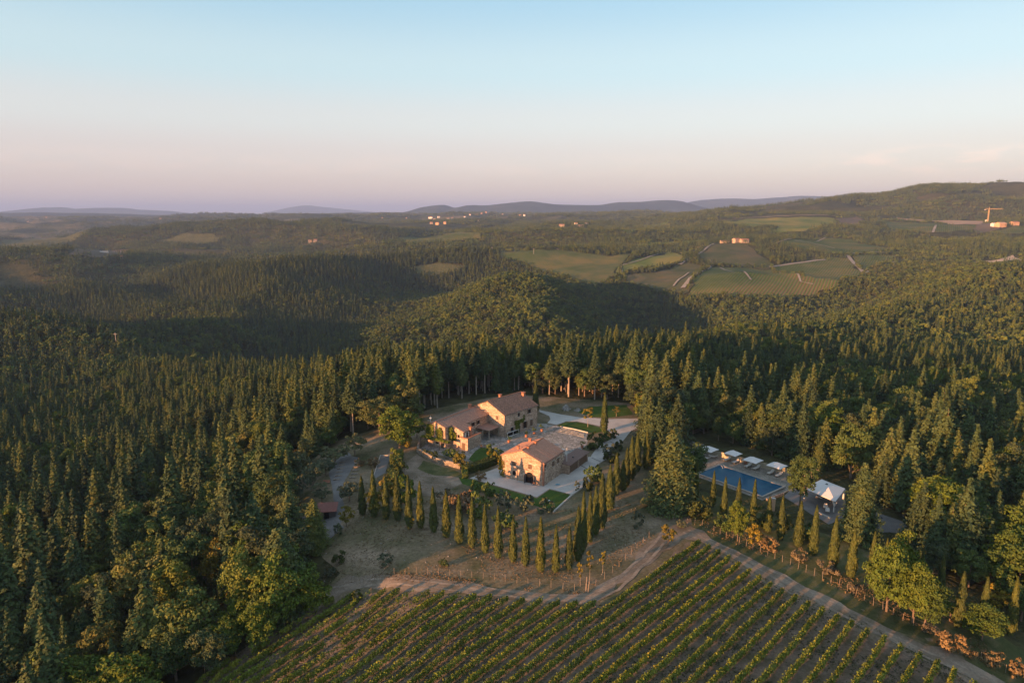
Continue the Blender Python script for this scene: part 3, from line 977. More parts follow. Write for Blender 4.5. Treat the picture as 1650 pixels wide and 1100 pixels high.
def plant(kind, x, y, label, group=None, h=None, w=None, var=None, rz=None, z=None):
    pr = P[kind]
    tm, cm, h0, w0 = pr[(random.randrange(len(pr)) if var is None else var) % len(pr)]
    sz = (h or h0) / h0
    sx = (w / w0) if w else sz
    loc = (x, y, (hf(x, y) if z is None else z))
    rz = random.random() * 6.28 if rz is None else rz
    if tm is None:
        o = link(KNAME[kind], cm, None, loc)
    else:
        o = empty(KNAME[kind], loc)
        link('trunk', tm, o)
        link('foliage' if kind == 'cypress' else 'crown', cm, o)
    o.rotation_euler = (0, 0, rz)
    o.scale = (sx, sx, sz)
    return tag(o, label, KCAT.get(kind, 'tree'), group)


PLANTED = []


def plant_px(kind, bx, by, top, wpx, label, group=None, var=None, dz=0.0):
    """a plant whose foot is seen at (bx,by), its top at row top, wpx wide in the photograph"""
    x, y = hit(bx, by)
    z = hf(x, y)
    d = y * cP - (z - CZ) * sP
    h = max(.5, z_at(y, top) - z)
    w = wpx / 2 * d / FPX if wpx else None
    PLANTED.append((x, y))
    return plant(kind, x, y, label, group, h=h, w=w, var=var)


ORD = ['first', 'second', 'third', 'fourth', 'fifth', 'sixth', 'seventh', 'eighth', 'ninth', 'tenth', 'eleventh', 'twelfth', 'thirteenth', 'fourteenth', 'fifteenth', 'sixteenth',
       'seventeenth', 'eighteenth', 'nineteenth', 'twentieth', 'twenty-first', 'twenty-second', 'twenty-third', 'twenty-fourth', 'twenty-fifth', 'twenty-sixth', 'twenty-seventh', 'twenty-eighth', 'twenty-ninth', 'thirtieth']

arc = [(584.4, 829.5, 767, 13), (603, 833, 757, 14), (622.6, 836, 769, 13), (641, 838, 763, 15), (659.7, 852, 766, 13), (678, 852, 776, 13), (699, 857, 785, 14), (719.7, 865.5, 791, 15), (740.4, 875, 797, 15),
       (761.4, 882, 801, 14), (782, 890, 812, 14), (803, 899, 817, 15), (827, 905, 834.5, 14), (847, 911.6, 833, 14), (871, 920.5, 834, 16), (895.5, 922, 847, 13)]
for i, (bx, by, tp, w) in enumerate(arc):
    extra = {2: 'browned, ', 0: 'leftmost, ', 15: 'last and lowest, '}.get(i, '')
    plant_px('cypress', bx, by, tp, w, f'slender cypress, {extra}{ORD[i]} from the left in the curved row below the houses', 'cypresses in the curved row below the houses', var=i)
rowr = [(917, 916.7, 849, 14), (931, 903, 816, 17), (939, 887, 793, 14), (950, 874, 793, 13), (959, 862, 783, 15), (969, 850, 764, 17), (982, 820, 750, 17), (992.5, 797, 730, 14), (1003, 791, 741, 13), (1009, 783, 722, 13), (1017, 773, 703, 14), (1026, 760, 698, 14), (1041, 756, 694, 13)]
for i, (bx, by, tp, w) in enumerate(rowr):
    plant_px('cypress', bx, by, tp, w, f'tall cypress, {ORD[i]} from the front in the row climbing right of the gravel yard', 'cypresses climbing beside the gravel yard', var=i + 1)
poolr = [(1121, 806, 743, 9), (1148, 816, 759, 10), (1166, 832, 768.6, 11), (1188, 836, 770.6, 12), (1213, 838, 772.7, 11), (1237, 857, 800.5, 12), (1257, 870, 798.5, 13), (1286, 880, 807.7, 15), (1310, 894, 815, 15),
         (1341, 915.5, 832.5, 17), (1371, 929.5, 853, 16), (1403, 932, 857, 13), (1424, 930, 868, 11), (1481, 952, 886, 12), (1512, 972, 896, 14), (1543, 1010, 922, 17), (1582, 1008, 931, 16), (1627, 1022, 931, 16)]
for i, (bx, by, tp, w) in enumerate(poolr):
    plant_px('cypress', bx, by, tp, w, f'pointed cypress, {ORD[i]} from the left in the row between the pool and the track', 'cypresses between the pool and the track', var=i + 2)
plant_px('cypress', 863, 666, 607, 11, 'lone dark cypress at the far corner of the tall farmhouse block', var=0)
plant_px('cypress', 973.5, 696, 633, 12, 'lone tall cypress standing at the end of the island lawn beside the driveway', var=1)

# the trees and shrubs one can tell apart
plant_px('cedar', 1080, 818, 690, 88, 'broad dense conifer standing between the cypress row and the pool', var=0)
plant_px('cedar', 1052, 715, 603, 62, 'large shaggy conifer overhanging the right end of the driveway', var=2)
plant_px('conifer', 1046, 690, 560, 40, 'tall narrow conifer behind the one overhanging the driveway', var=3)
plant_px('conifer', 1066, 700, 625, 34, 'conifer just right of the large one at the driveway', var=1)
plant_px('cedar', 1383, 868, 745, 66, 'dark cedar right of the white pavilion', var=2)
plant_px('broad', 1288, 822, 730, 42, 'round leafy tree on pale trunks between pool and pavilion', var=2)
plant_px('cedar', 508, 885, 803, 50, 'small open conifer in front of the red-roofed shed', var=2)
plant_px('cedar', 455, 985, 850, 105, 'big bushy conifer at the left corner of the vineyard track', var=0)
plant_px('conifer', 375, 960, 868, 60, 'conifer behind the bushy one at the left corner of the track', var=4)
plant_px('biggold', 352, 955, 868, 50, 'golden-leaved tree at the left wood edge above the vineyard', var=0)
plant_px('biggold', 395, 985, 905, 48, 'smaller orange-gold tree in front of the golden-leaved one', var=1)
plant_px('bigfresh', 1428, 985, 882, 66, 'large bright green tree beside the track right of the tenth cypress', var=0)
plant_px('bigfresh', 1470, 1002, 915, 62, 'green tree right of the large bright one beside the track', var=1)
plant_px('bigfresh', 1450, 960, 868, 56, 'green tree behind the large bright one beside the track', var=1)
plant_px('bigfresh', 1535, 880, 790, 90, 'wide yellow-green tree at the right wood edge above the cypresses', var=0)
plant_px('bigfresh', 1500, 850, 775, 70, 'yellow-green tree left of the wide one at the right wood edge', var=1)
plant_px('bigfresh', 1330, 735, 660, 60, 'leafy yellow-green tree behind the fourth parasol', var=0)
plant_px('broad', 1370, 770, 690, 60, 'leafy tree behind the white pavilion', var=1)
for bx_, by_, tp_, w_, kd_, lab_ in ((1500, 925, 872, 46, 'dusky', 'dusky tree behind the cypress left of the clearing at right'), (1560, 945, 890, 48, 'broad', 'small green tree between the last cypresses at right'), (1645, 1000, 940, 46, 'broad', 'small green tree at the right edge beyond the last cypress'),
                                     (1600, 990, 945, 36, 'golden', 'ochre tree between the last two cypresses'), (1530, 1000, 965, 34, 'fresh', 'low green tree left of the last cypresses')):
    plant_px(kd_, bx_, by_, tp_, w_, lab_)
plant_px('bigfresh', 1612, 945, 862, 60, 'yellow-green tree at the right edge behind the last cypresses', var=1)
plant_px('bigfresh', 1490, 1010, 930, 60, 'green tree leaning over the fence posts by the track', var=1)
plant_px('bigfresh', 1582, 1030, 978, 60, 'low spreading green tree at the foot of the last cypresses', var=1)
plant_px('bigfresh', 1188, 872, 812, 32, 'yellow-green tree among the first pool cypresses', var=0)
plant_px('golden', 1213, 886, 845, 26, 'small yellow tree at the track fence below the pool', var=1)
plant_px('fresh', 1170, 862, 842, 18, 'tiny green tree at the track fence left of the yellow one', var=0)
plant_px('golden', 1076, 880, 848, 24, 'ochre bush standing alone at the fork of the tracks', var=1)
plant_px('bigfresh', 644, 722, 660, 68, 'light green tree left of the farmhouse', var=0)
plant_px('dusky', 612, 697, 640, 60, 'rounded tree behind the light green one left of the farmhouse', var=0)
plant_px('fresh', 672, 706, 676, 30, 'bushy tree touching the left end of the farmhouse', var=1)
plant_px('golden', 603, 832, 790, 30, 'yellowish shrubby tree between the second and third cypress of the curve', var=0)
plant_px('golden', 628, 812, 770, 34, 'yellow-green tree behind the third cypress of the curve', var=1)
plant_px('fresh', 655, 828, 768, 34, 'green tree behind the fourth cypress of the curve', var=0)
plant_px('golden', 558, 848, 815, 24, 'ochre shrubby tree by the garden path right of the shed', var=0)
plant_px('golden', 946, 705, 0, 0, '', None) if False else None
plant_px('sapling', 947, 688, 656, 17, 'young orange-tinged tree on the island lawn', var=0)
plant_px('sapling', 993, 671, 655, 13, 'thin young tree on the grass beyond the driveway', var=1)
plant_px('olive', 980, 740, 714, 20, 'pale open tree beside the lower drive', var=0)
plant_px('sapling', 950, 940, 888, 12, 'thin young tree at the road bend, right of a leaning stake', var=0)
plant_px('sapling', 971, 923, 886, 12, 'thin young tree beside the bare bank at the road bend', var=1)
plant_px('sapling', 935, 945, 905, 10, 'smallest young tree at the road bend behind the fence', var=1)
plant_px('sapling', 664, 855, 835, 9, 'short dry sapling on the meadow below the fifth cypress', var=0)
for bx, by, tp, w, lab in [(482, 775, 725, 34, 'upper grey-green olive tree left of the garden path'), (505, 790, 745, 34, 'middle grey-green olive tree left of the garden path'), (540, 748, 718, 40, 'grey-green olive tree at the top of the garden path'),
                           (484, 812, 765, 36, 'lower grey-green olive tree at the wood edge left of the path'), (563, 808, 778, 34, 'round grey olive tree right of the garden path'), (519, 812, 778, 28, 'small olive tree beside the path bend'),
                           (572, 735, 700, 34, 'olive tree near the grey court'), (525, 765, 738, 30, 'olive tree beside the left edge of the garden path')]:
    plant_px('olive', bx, by, tp, w, lab, 'olive trees of the left garden')
for bx, by, tp, w, k, lab in [(959, 724, 699, 26, 1, 'big clipped dark round bush beside the courtyard'), (973, 712, 696, 20, 0, 'dark bush behind the clipped round one'), (988, 706, 692, 15, 1, 'small bush at the foot of the lone driveway cypress'),
                              (960, 778, 750, 34, 0, 'large bush at the right edge of the gravel yard'), (948, 790, 768, 18, 1, 'small dark bush below the large one at the yard edge'), (985, 744, 728, 26, 1, 'dark bush along the lower drive'),
                              (997, 726, 710, 16, 1, 'dark bush at the top of the lower drive'), (880, 826, 806, 36, 2, 'grey-leaved bush under the lower lawn corner'), (846, 822, 799, 34, 2, 'grey-leaved bush below the middle of the lawn strip'),
                              (812, 818, 790, 34, 2, 'grey-leaved bush below the left of the lawn strip'), (787, 800, 777, 26, 0, 'leafy bush with pale flowers at the lawn edge'), (768, 790, 775, 24, 0, 'leafy bush at the left end of the lawn strip'),
                              (817, 850, 825, 40, 0, 'wide dark bush above the twelfth cypress'), (770, 830, 795, 40, 0, 'dark green bush behind the ninth cypress'), (622, 908, 893, 26, 2, 'grey-green bush in the middle of the dry meadow'),
                              (547, 906, 890, 24, 1, 'dark bush at the left of the dry meadow'), (545, 862, 843, 18, 2, 'rounded bush right of the small open conifer'), (716, 912, 900, 16, 0, 'small bush low on the dry meadow'),
                              (575, 968, 953, 20, 1, 'dark green bush at the top left of the vineyard'), (532, 928, 915, 20, 2, 'pale bush at the wood edge above the track'), (700, 742, 727, 11, 1, 'round clipped bush behind the low stone wall'),
                              (727, 738, 722, 24, 0, 'mixed bush in front of the farmhouse wing'), (741, 742, 728, 18, 1, 'dark bush at the right end of the low stone wall'), (688, 736, 724, 14, 2, 'grey plant above the left of the low stone wall'),
                              (791, 728, 715, 18, 0, 'leafy bush at the top of the small lawn'), (802, 735, 722, 16, 0, 'bush between the small lawn and the barn'), (930, 790, 775, 10, 2, 'tiny bush by the yard kerb'),
                              (1098, 850, 838, 18, 2, 'grey scrub at the head of the track'), (1028, 850, 825, 22, 2, 'thin grey bush on the bare slope'), (640, 790, 765, 24, 0, 'bush at the lower end of the left hedge'),
                              (635, 745, 722, 16, 0, 'bush at the upper end of the left hedge'), (640, 765, 742, 30, 1, 'dark middle bush of the left hedge'), (905, 808, 795, 0, 0, None), (1225, 850, 820, 36, 1, 'dark thicket below the pool wall'),
                              (1130, 835, 805, 40, 1, 'dark thicket below the broad conifer'), (1165, 850, 828, 30, 0, 'scrub behind the track fence'), (1300, 872, 845, 34, 0, 'scrub between two tall pool cypresses'), (1262, 850, 828, 26, 1, 'dark scrub below the pool corner')]:
    if lab: plant_px('shrub', bx, by, tp, w, lab, None, var=k)
for bx, by, tp, w, lab in [(600, 752, 735, 20, 'pinkish dry shrub left of the grey court'), (580, 750, 738, 16, 'dry shrub by the path and the grey court'), (748, 820, 790, 44, 'reddish bush between the eighth and ninth cypress'), (722, 812, 788, 36, 'russet bush behind the eighth cypress'),
                           (775, 772, 760, 20, 'reddish bush at the left end of the lawn'), (1290, 903, 886, 26, 'pink-brown scrub by the track under the cypresses'), (1335, 924, 905, 34, 'pinkish dry scrub along the track fence'), (1240, 885, 862, 30, 'dry pink scrub near the yellow tree'),
                           (1375, 955, 938, 26, 'small dry bush at the track fence'), (1530, 1045, 1015, 42, 'orange-lit dry bush at the foot of the pool cypresses'), (1600, 1072, 1052, 34, 'brown scrub at the lower right by the fence'), (1640, 1090, 1066, 34, 'brown scrub at the lower right corner'),
                           (1495, 1020, 1006, 20, 'dry bush left of the orange-lit one'), (455, 905, 885, 30, 'orange bush at the wood edge behind the small conifer'), (1560, 1058, 1042, 22, 'dry bush between the orange-lit bush and the corner scrub')]:
    plant_px('rusty_shrub', bx, by, tp, w, lab, None)
plant_px('gold_shrub', 742, 752, 733, 24, 'yellow-green shrub at the right end of the low stone wall')
plant_px('gold_shrub', 655, 722, 700, 18, 'yellow bush topping the left hedge')
plant_px('gold_shrub', 792, 745, 728, 20, 'yellow bush against the hedge end')
#OBJPART
# ------------------------------------------------------------------ buildings
def frame(x, y, e2):
    """empty whose local y runs along e2"""
    return (x, y), math.atan2(e2[1], e2[0]) - math.pi / 2


def gable_walls(m, x0, x1, y0, y1, xr, zl, zr, zt, mat='stone_wall', z0=-.6, th=.45):
    """four walls of a gabled block; the gables stand at y0 and y1, ridge at x=xr height zt"""
    for ya, yb in ((y0, y0 + th), (y1 - th, y1)):
        poly = [(x0, z0), (x1, z0), (x1, zr), (xr, zt), (x0, zl)]
        n = 5
        m.add([(x, ya, z) for x, z in poly] + [(x, yb, z) for x, z in poly],
              [tuple(range(n)), tuple(range(2 * n - 1, n - 1, -1))] + [((i + 1) % n, i, n + i, n + (i + 1) % n) for i in range(n)], mat)
    m.box(x0, x0 + th, y0 + th, y1 - th, z0, zl - .02, mat)
    m.box(x1 - th, x1, y0 + th, y1 - th, z0, zr - .02, mat)


def opening(parent, name, face, u, z, w, h, at, shutters=None, label=None, arch=False):
    """window or door set in a wall; face 'y-' (gable front), 'x+' (right wall), 'x-'"""
    m = MB()
    pts = [(u - w / 2, z), (u + w / 2, z), (u + w / 2, z + h)]
    if arch:
        pts = [(u - w / 2, z), (u + w / 2, z)] + [(u + w / 2 * math.cos(a), z + h - w / 2 + w / 2 * math.sin(a)) for a in [math.pi * i / 8 for i in range(9)]]
    else:
        pts.append((u - w / 2, z + h))
    n = len(pts)

    def P3(p, d):
        if face == 'y-': return (p[0], at - d, p[1])
        if face == 'x+': return (at + d, p[0], p[1])
        return (at - d, -p[0], p[1])
    m.add([P3(p, .02) for p in pts] + [P3(p, -.10) for p in pts], [tuple(range(n)), tuple(range(2 * n - 1, n - 1, -1))] + [((i + 1) % n, i, n + i, n + (i + 1) % n) for i in range(n)], 'dark_opening')
    o = m.build(name, parent)
    if not arch:
        for nm, a, b2, c, d in (('sill', -w / 2 - .12, w / 2 + .12, z - .14, z), ('lintel', -w / 2 - .12, w / 2 + .12, z + h, z + h + .16)):
            fr = MB()
            c0, c1 = P3((u + a, c), .0), P3((u + b2, d), .07)
            fr.box(min(c0[0], c1[0]), max(c0[0], c1[0]), min(c0[1], c1[1]), max(c0[1], c1[1]), c, d, 'cap_stone')
            fr.build(nm, o)
    if shutters:
        for s in (-1, 1):
            sm = MB()
            if shutters == 'closed':
                a, b2 = sorted((u + s * .02, u + s * w / 2))
                mt, dd = 'brown_shutter', .08
            else:
                a, b2 = sorted((u + s * w / 2, u + s * (w / 2 + w * .48)))
                mt, dd = shutters, .09
            c0, c1 = P3((a, z), .03), P3((b2, z + h), dd)
            sm.box(min(c0[0], c1[0]), max(c0[0], c1[0]), min(c0[1], c1[1]), max(c0[1], c1[1]), z, z + h, mt)
            sm.build('shutter', o)
    return o


def chimney(parent, x, y, z, h=1.2, w=.7, mat='brick'):
    m = MB()
    m.box(x - w / 2, x + w / 2, y - w / 2, y + w / 2, z - 1.2, z + h, mat)
    c = m.build('chimney', parent)
    k = MB()
    k.box(x - w / 2 - .14, x + w / 2 + .14, y - w / 2 - .14, y + w / 2 + .14, z + h + .22, z + h + .34, 'terracotta')
    for sx in (-1, 1):
        for sy in (-1, 1):
            k.box(x + sx * w * .4 - .07, x + sx * w * .4 + .07, y + sy * w * .4 - .07, y + sy * w * .4 + .07, z + h + .003, z + h + .219, 'terracotta')
    k.build('chimney_cap', c)
    return c


def roof_planes(m, x0, x1, y0, y1, xr, zl, zr, zt, mat, over=.35, th=.16, overy=.25):
    """two slopes with overhang; rounded ridge tiles and a slightly uneven surface of tile courses"""
    r = random.Random(int(x0 * 7 + y1 * 3))
    for (xe, ze) in ((x0, zl), (x1, zr)):
        s = (zt - ze) / (xr - xe)
        xo = xe + (over if xe > xr else -over)
        zo = ze + s * (xo - xe)
        ny = max(2, int((y1 - y0) / .55))
        ys = [y0 - overy + (y1 - y0 + 2 * overy) * i / ny for i in range(ny + 1)]
        for i in range(ny):
            d = .03 * (i % 2) + r.uniform(-.012, .012)
            qd = [(xr, ys[i], zt + .12 + d), (xo, ys[i], zo + .12 + d), (xo, ys[i + 1], zo + .12 + d), (xr, ys[i + 1], zt + .12 + d)]
            if xo < xr: qd = qd[::-1]
            m.slab(qd, th, mat)
    m.tube((xr, y0 - overy, zt + .10), (xr, y1 + overy, zt + .10), .17, .17, 'terracotta', 8)


# --- the small stone barn in front
(bx, by), brz = frame(-2.6, 164.5, (.515, .857))
barn = tag(empty('stone_barn', (bx, by, 0), brz), 'square stone barn with a red tiled roof and arched door in the gravel yard', 'barn')
m = MB()
gable_walls(m, 0, 12.1, 0, 10.6, 6.05, 5.9, 5.9, 8.15)
m.box(.46, 11.64, .46, 10.14, 3.0, 3.2, 'stone_wall')
m.build('wall', barn)
m = MB()
roof_planes(m, 0, 12.1, 0, 10.6, 6.05, 5.9, 5.9, 8.15, 'red_roof_tiles')
m.build('roof', barn)
q = MB()
for i in range(11):
    w = .55 if i % 2 else .38
    q.box(12.1 - w, 12.13, -.03, w * .8, i * .56, i * .56 + .54, 'brick')
q.build('corner_quoins', barn)
dr = opening(barn, 'door', 'y-', 8.1, 0.0, 2.1, 2.9, 0, arch=True)
dm = MB()
dm.add([(7.05, -.06, .05), (7.05, -.9, .05), (7.05, -.9, 2.2), (7.05, -.06, 2.4), (6.99, -.06, .05), (6.99, -.9, .05), (6.99, -.9, 2.2), (6.99, -.06, 2.4)],
       [(0, 1, 2, 3), (7, 6, 5, 4), (0, 4, 5, 1), (1, 5, 6, 2), (2, 6, 7, 3), (3, 7, 4, 0)], 'grey_door')
dm.build('door_leaf', dr)
dm = MB()
dm.add([(9.15, -.06, .05), (9.75, -.7, .05), (9.75, -.7, 2.2), (9.15, -.06, 2.4), (9.20, -.04, .05), (9.80, -.68, .05), (9.80, -.68, 2.2), (9.20, -.04, 2.4)],
       [(0, 1, 2, 3), (7, 6, 5, 4), (0, 4, 5, 1), (1, 5, 6, 2), (2, 6, 7, 3), (3, 7, 4, 0)], 'grey_door')
dm.build('door_leaf', dr)
opening(barn, 'window', 'y-', 3.6, 3.7, 1.0, 1.2, 0, 'closed')
opening(barn, 'window', 'y-', 8.2, 3.7, 1.0, 1.3, 0, 'closed')
opening(barn, 'window', 'y-', 3.7, 1.2, .95, 1.2, 0, arch=True)
opening(barn, 'window', 'x+', .9, 4.6, .7, 1.1, 12.1)
opening(barn, 'window', 'x+', 5.0, 3.6, 1.0, 1.4, 12.1, 'closed')
opening(barn, 'window', 'x+', 7.6, 3.6, 1.0, 1.4, 12.1, 'closed')
m = MB()
m.tube((4.6, -.08, 0), (4.6, -.08, 3.4), .05, .05, 'dark_metal')
m.tube((4.6, -.08, 3.4), (7.4, -.08, 3.4), .04, .04, 'dark_metal')
m.build('downpipe', barn)
m = MB()
m.tube((12.22, -.12, 5.9), (12.22, -.12, 0), .05, .05, 'dark_metal')
m.build('downpipe', barn)
m = MB()
m.tube((12.42, -.25, 6.02), (12.42, 10.85, 6.02), .07, .07, 'dark_metal', 6)
m.build('gutter', barn)
chimney(barn, 3.3, 2.6, 6.9, .9, .45)
chimney(barn, 6.5, 2.0, 7.6, .8, .5)
chimney(barn, 6.3, 6.2, 7.7, .8, .6)
chimney(barn, 2.8, 9.6, 6.9, .8, .6)
tag(dr, None)


def on_barn(x, y, z=0):
    c, s = math.cos(brz), math.sin(brz)
    return (bx + x * c - y * s, by + x * s + y * c, z)


# garage
m = MB()
garage = tag(empty('garage', on_barn(11.6, 10.0), brz), 'long low garage with two wide wooden doors and a dark flat roof beside the barn', 'garage')
m.box(-.5, 2.5, 0, .4, -.5, 2.55, 'stone_wall')
m.box(-.5, 2.5, 11.0, 11.4, -.5, 2.55, 'stone_wall')
m.box(-.5, -.1, .4, 11.0, -.5, 2.55, 'stone_wall')
m.box(2.1, 2.5, 5.4, 5.9, -.5, 2.55, 'stone_wall')
m.build('wall', garage)
m = MB()
m.slab([(-.9, -.3, 3.05), (2.9, -.3, 2.68), (2.9, 11.7, 2.68), (-.9, 11.7, 3.05)], .13, 'garage_roof')
m.build('roof', garage)
for ya, yb in ((.4, 5.4), (5.9, 11.0)):
    d = MB()
    k = 14
    for i in range(k):
        y0 = ya + (yb - ya) * i / k
        d.box(2.22, 2.30 + .02 * (i % 2), y0 + .01, y0 + (yb - ya) / k - .01, 0.02, 2.5, 'wood_door')
    d.build('garage_door', garage)
m = MB()
m.tube((1.2, 4.9, 2.8), (1.2, 4.9, 3.2), .22, .22, 'dark_metal', 8)
m.build('roof_vent', garage)

# stone bank behind the garage
m = MB()
r_ = random.Random(3)
for i in range(46):
    x, y = r_.uniform(-4.5, -.6), r_.uniform(.6, 9.5)
    s = r_.uniform(.3, .75)
    c = on_barn(11.6 + x, 10 + y, .35 + .25 * (x + 4.5) + r_.uniform(0, .35))
    vs = [(c[0] + s * r_.uniform(.6, 1) * a, c[1] + s * r_.uniform(.6, 1) * b2, c[2] + s * .55 * r_.uniform(.6, 1) * d) for a in (-1, 1) for b2 in (-1, 1) for d in (-1, 1)]
    m.add(vs, [(0, 1, 3, 2), (4, 6, 7, 5), (0, 4, 5, 1), (2, 3, 7, 6), (0, 2, 6, 4), (1, 5, 7, 3)], 'rock')
tag(m.build('rock_bank'), 'heap of pale rubble stones between the barn, the garage and the courtyard', 'rocks')

# blocks of equipment behind the barn roof
m = MB()
hp = tag(empty('heat_pump', on_barn(10.6, 11.6), brz), 'pale outdoor unit with fan openings standing behind the barn roof ridge', 'air conditioner')
m.box(-1.1, 1.1, -.4, .4, 0, 4.9, 'stone_wall')
m.build('pedestal', hp)
m = MB()
m.box(-1.1, 1.1, -.35, .35, 4.9, 5.9, 'white_paint')
m.build('casing', hp)
for s in (-.5, .5):
    m = MB()
    m.tube((s, -.36, 5.4), (s, -.40, 5.4), .36, .36, 'dark_metal', 14)
    m.build('fan_grille', hp)
m = MB()
m.tube(on_barn(12.6, 11.6, 0), on_barn(12.6, 11.6, 6.6), .07, .05, 'white_paint', 6)
tag(m.build('pole'), 'thin white pole rising behind the right of the barn roof', 'pole')

# --- farmhouse: tall block and long wing
WX, WY = -24.3, 189.1
(fx, fy), frz = frame(WX, WY, (.553, .833))
farm = tag(empty('farmhouse', (fx, fy, 0), frz), 'long stone farmhouse with a tall block and a lower ivy-clad wing', 'farmhouse')
wing = MB()
gable_walls(wing, 0, 6.4, 0, 2.6, 3.2, 6.35, 6.35, 7.35)
wing.box(0, .45, 2.6, 19.0, -.6, 6.33, 'stone_wall')
wing.box(7.55, 8.0, 7.4, 19.0, -.6, 5.75, 'stone_wall')
wing.box(6.0, 10.8, 2.6, 3.05, -.6, 5.0, 'stone_wall')
wing.add([(6.4, 2.6, 5), (10.8, 2.6, 5), (6.4, 2.6, 6.3), (6.4, 3.05, 5), (10.8, 3.05, 5), (6.4, 3.05, 6.3)], [(0, 1, 2), (5, 4, 3), (0, 3, 4, 1), (1, 4, 5, 2), (2, 5, 3, 0)], 'stone_wall')
wing.box(10.35, 10.8, 3.05, 7.4, -.6, 4.9, 'stone_wall')
wing.box(7.0, 10.35, 6.95, 7.4, -.6, 4.9, 'stone_wall')
wing.build('wing_wall', farm)
m = MB()
roof_planes(m, 0, 6.4, 0, 2.35, 3.2, 6.35, 6.35, 7.35, 'wing_roof_tiles', overy=.25)
roof_planes(m, 0, 10.8, 2.62, 7.35, 3.2, 6.35, 5.02, 7.35, 'wing_roof_tiles', overy=0)
roof_planes(m, 0, 8.0, 7.37, 18.6, 3.2, 6.35, 5.87, 7.35, 'wing_roof_tiles', overy=0)
m.build('wing_roof', farm)
# tall block, in the wing's frame through its own rotation
T = empty('tall_block', (0, 0, 0))
(tx, ty), trz = frame(-12.42, 204.82, (.68, .733))
T.parent = farm
ca, sa = math.cos(-frz), math.sin(-frz)
dx, dy = tx - fx, ty - fy
T.location = (dx * ca - dy * sa, dx * sa + dy * ca, 0)
T.rotation_euler = (0, 0, trz - frz)
m = MB()
gable_walls(m, 0, 14.0, 0, 14.8, 7.0, 7.0, 7.0, 9.95)
m.build('tall_block_wall', T)
m = MB()
roof_planes(m, 0, 14.0, 0, 14.8, 7.0, 7.0, 7.0, 9.95, 'old_roof_tiles')
m.build('tall_block_roof', T)
for u, z, w, h in ((7.0, 5.3, .9, 1.3), (10.9, 4.9, .9, 1.3)):
    opening(T, 'window', 'y-', u, z, w, h, 0, 'closed')
for u, z, w, h, s in ((6.2, 5.2, .9, 1.2, None), (11.0, 5.2, .9, 1.3, 'brown_shutter'), (9.0, .9, 1.1, 2.1, 'brown_shutter'), (12.0, .9, 1.1, 2.1, 'closed'), (3.2, .6, 1.2, 1.9, None), (6.3, .2, 1.0, 2.1, 'closed')):
    opening(T, 'window' if z > .3 else 'door', 'x+', u, z, w, h, 14.0, s)
m = MB()
m.tube((14.42, -.2, 6.95), (14.42, 15.0, 6.95), .07, .07, 'dark_metal', 6)
m.tube((14.1, -.08, 6.9), (14.1, -.08, 0), .05, .05, 'dark_metal', 6)
m.build('gutter', T)
chimney(T, 5.9, 6.5, 9.4, .9, .7)
chimney(T, 8.9, 14.0, 9.1, 1.0, .9)
for x, y, z, h, w in ((1.6, 18.0, 6.9, .9, .8), (11.2, 5.6, 4.6, 1.0, .6)):
    chimney(farm, x, y, z, h, w)
for u, z, w, h in ((1.9, 3.5, .9, 1.2), (4.8, 3.5, .9, 1.2)):
    opening(farm, 'window', 'y-', u, z, w, h, 0, 'closed')
opening(farm, 'window', 'y-', 3.4, .9, 1.0, 1.3, 0)
opening(farm, 'door', 'y-', 5.3, 0.02, 1.0, 2.1, 0, 'closed')
opening(farm, 'window', 'y-', 9.2, 3.0, .8, 1.0, 2.6)
opening(farm, 'window', 'x+', 4.4, 2.8, .9, 1.7, 10.8, 'white_paint')
opening(farm, 'window', 'x+', 6.4, 3.0, .8, 1.3, 10.8)
for u in (11.0, 13.6):
    opening(farm, 'window', 'x+', u, 4.0, .9, 1.2, 8.0, 'brown_shutter')
# low stone room in front of the wing
m = MB()
m.box(10.0, 12.8, 2.1, 2.5, -.5, 3.5, 'stone_wall')
m.box(12.4, 12.8, 2.5, 8.6, -.5, 3.5, 'stone_wall')
m.box(10.82, 12.4, 8.2, 8.6, -.5, 3.5, 'stone_wall')
m.box(10.0, 10.34, 2.5, 2.58, -.5, 3.5, 'stone_wall')
m.build('annex_wall', farm)
m = MB()
m.box(9.95, 12.9, 2.0, 2.62, 3.503, 3.62, 'terracotta')
m.box(12.3, 12.9, 2.62, 8.7, 3.503, 3.62, 'terracotta')
m.box(10.84, 12.3, 2.66, 8.6, 3.0, 3.1, 'terracotta')
m.build('annex_coping', farm)
opening(farm, 'door', 'y-', 11.3, 0.02, 1.1, 2.1, 2.1, 'closed')
# flat-roofed terrace canopy
m = MB()
m.slab([(8.05, 12.3, 3.3), (12.6, 12.8, 3.0), (12.9, 18.3, 3.0), (8.05, 18.3, 3.3)], .14, 'awning')
m.build('canopy', farm)
m = MB()
for x, y in ((12.4, 13.0), (12.6, 17.6), (10.3, 12.75)):
    m.box(x - .12, x + .12, y - .12, y + .12, -.2, 2.84, 'fence_wood')
m.build('canopy_post', farm)
m = MB()
m.box(-1.9, -.02, 1.0, 5.0, -.6, 4.6, 'stone_wall')
m.build('lean_to_wall', farm)
m = MB()
m.slab([(-2.1, .8, 4.75), (0, .8, 5.3), (0, 5.2, 5.3), (-2.1, 5.2, 4.75)], .14, 'wing_roof_tiles')
m.build('lean_to_roof', farm)


def on_farm(x, y, z=0):
    c, s = math.cos(frz), math.sin(frz)
    return (fx + x * c - y * s, fy + x * s + y * c, z)


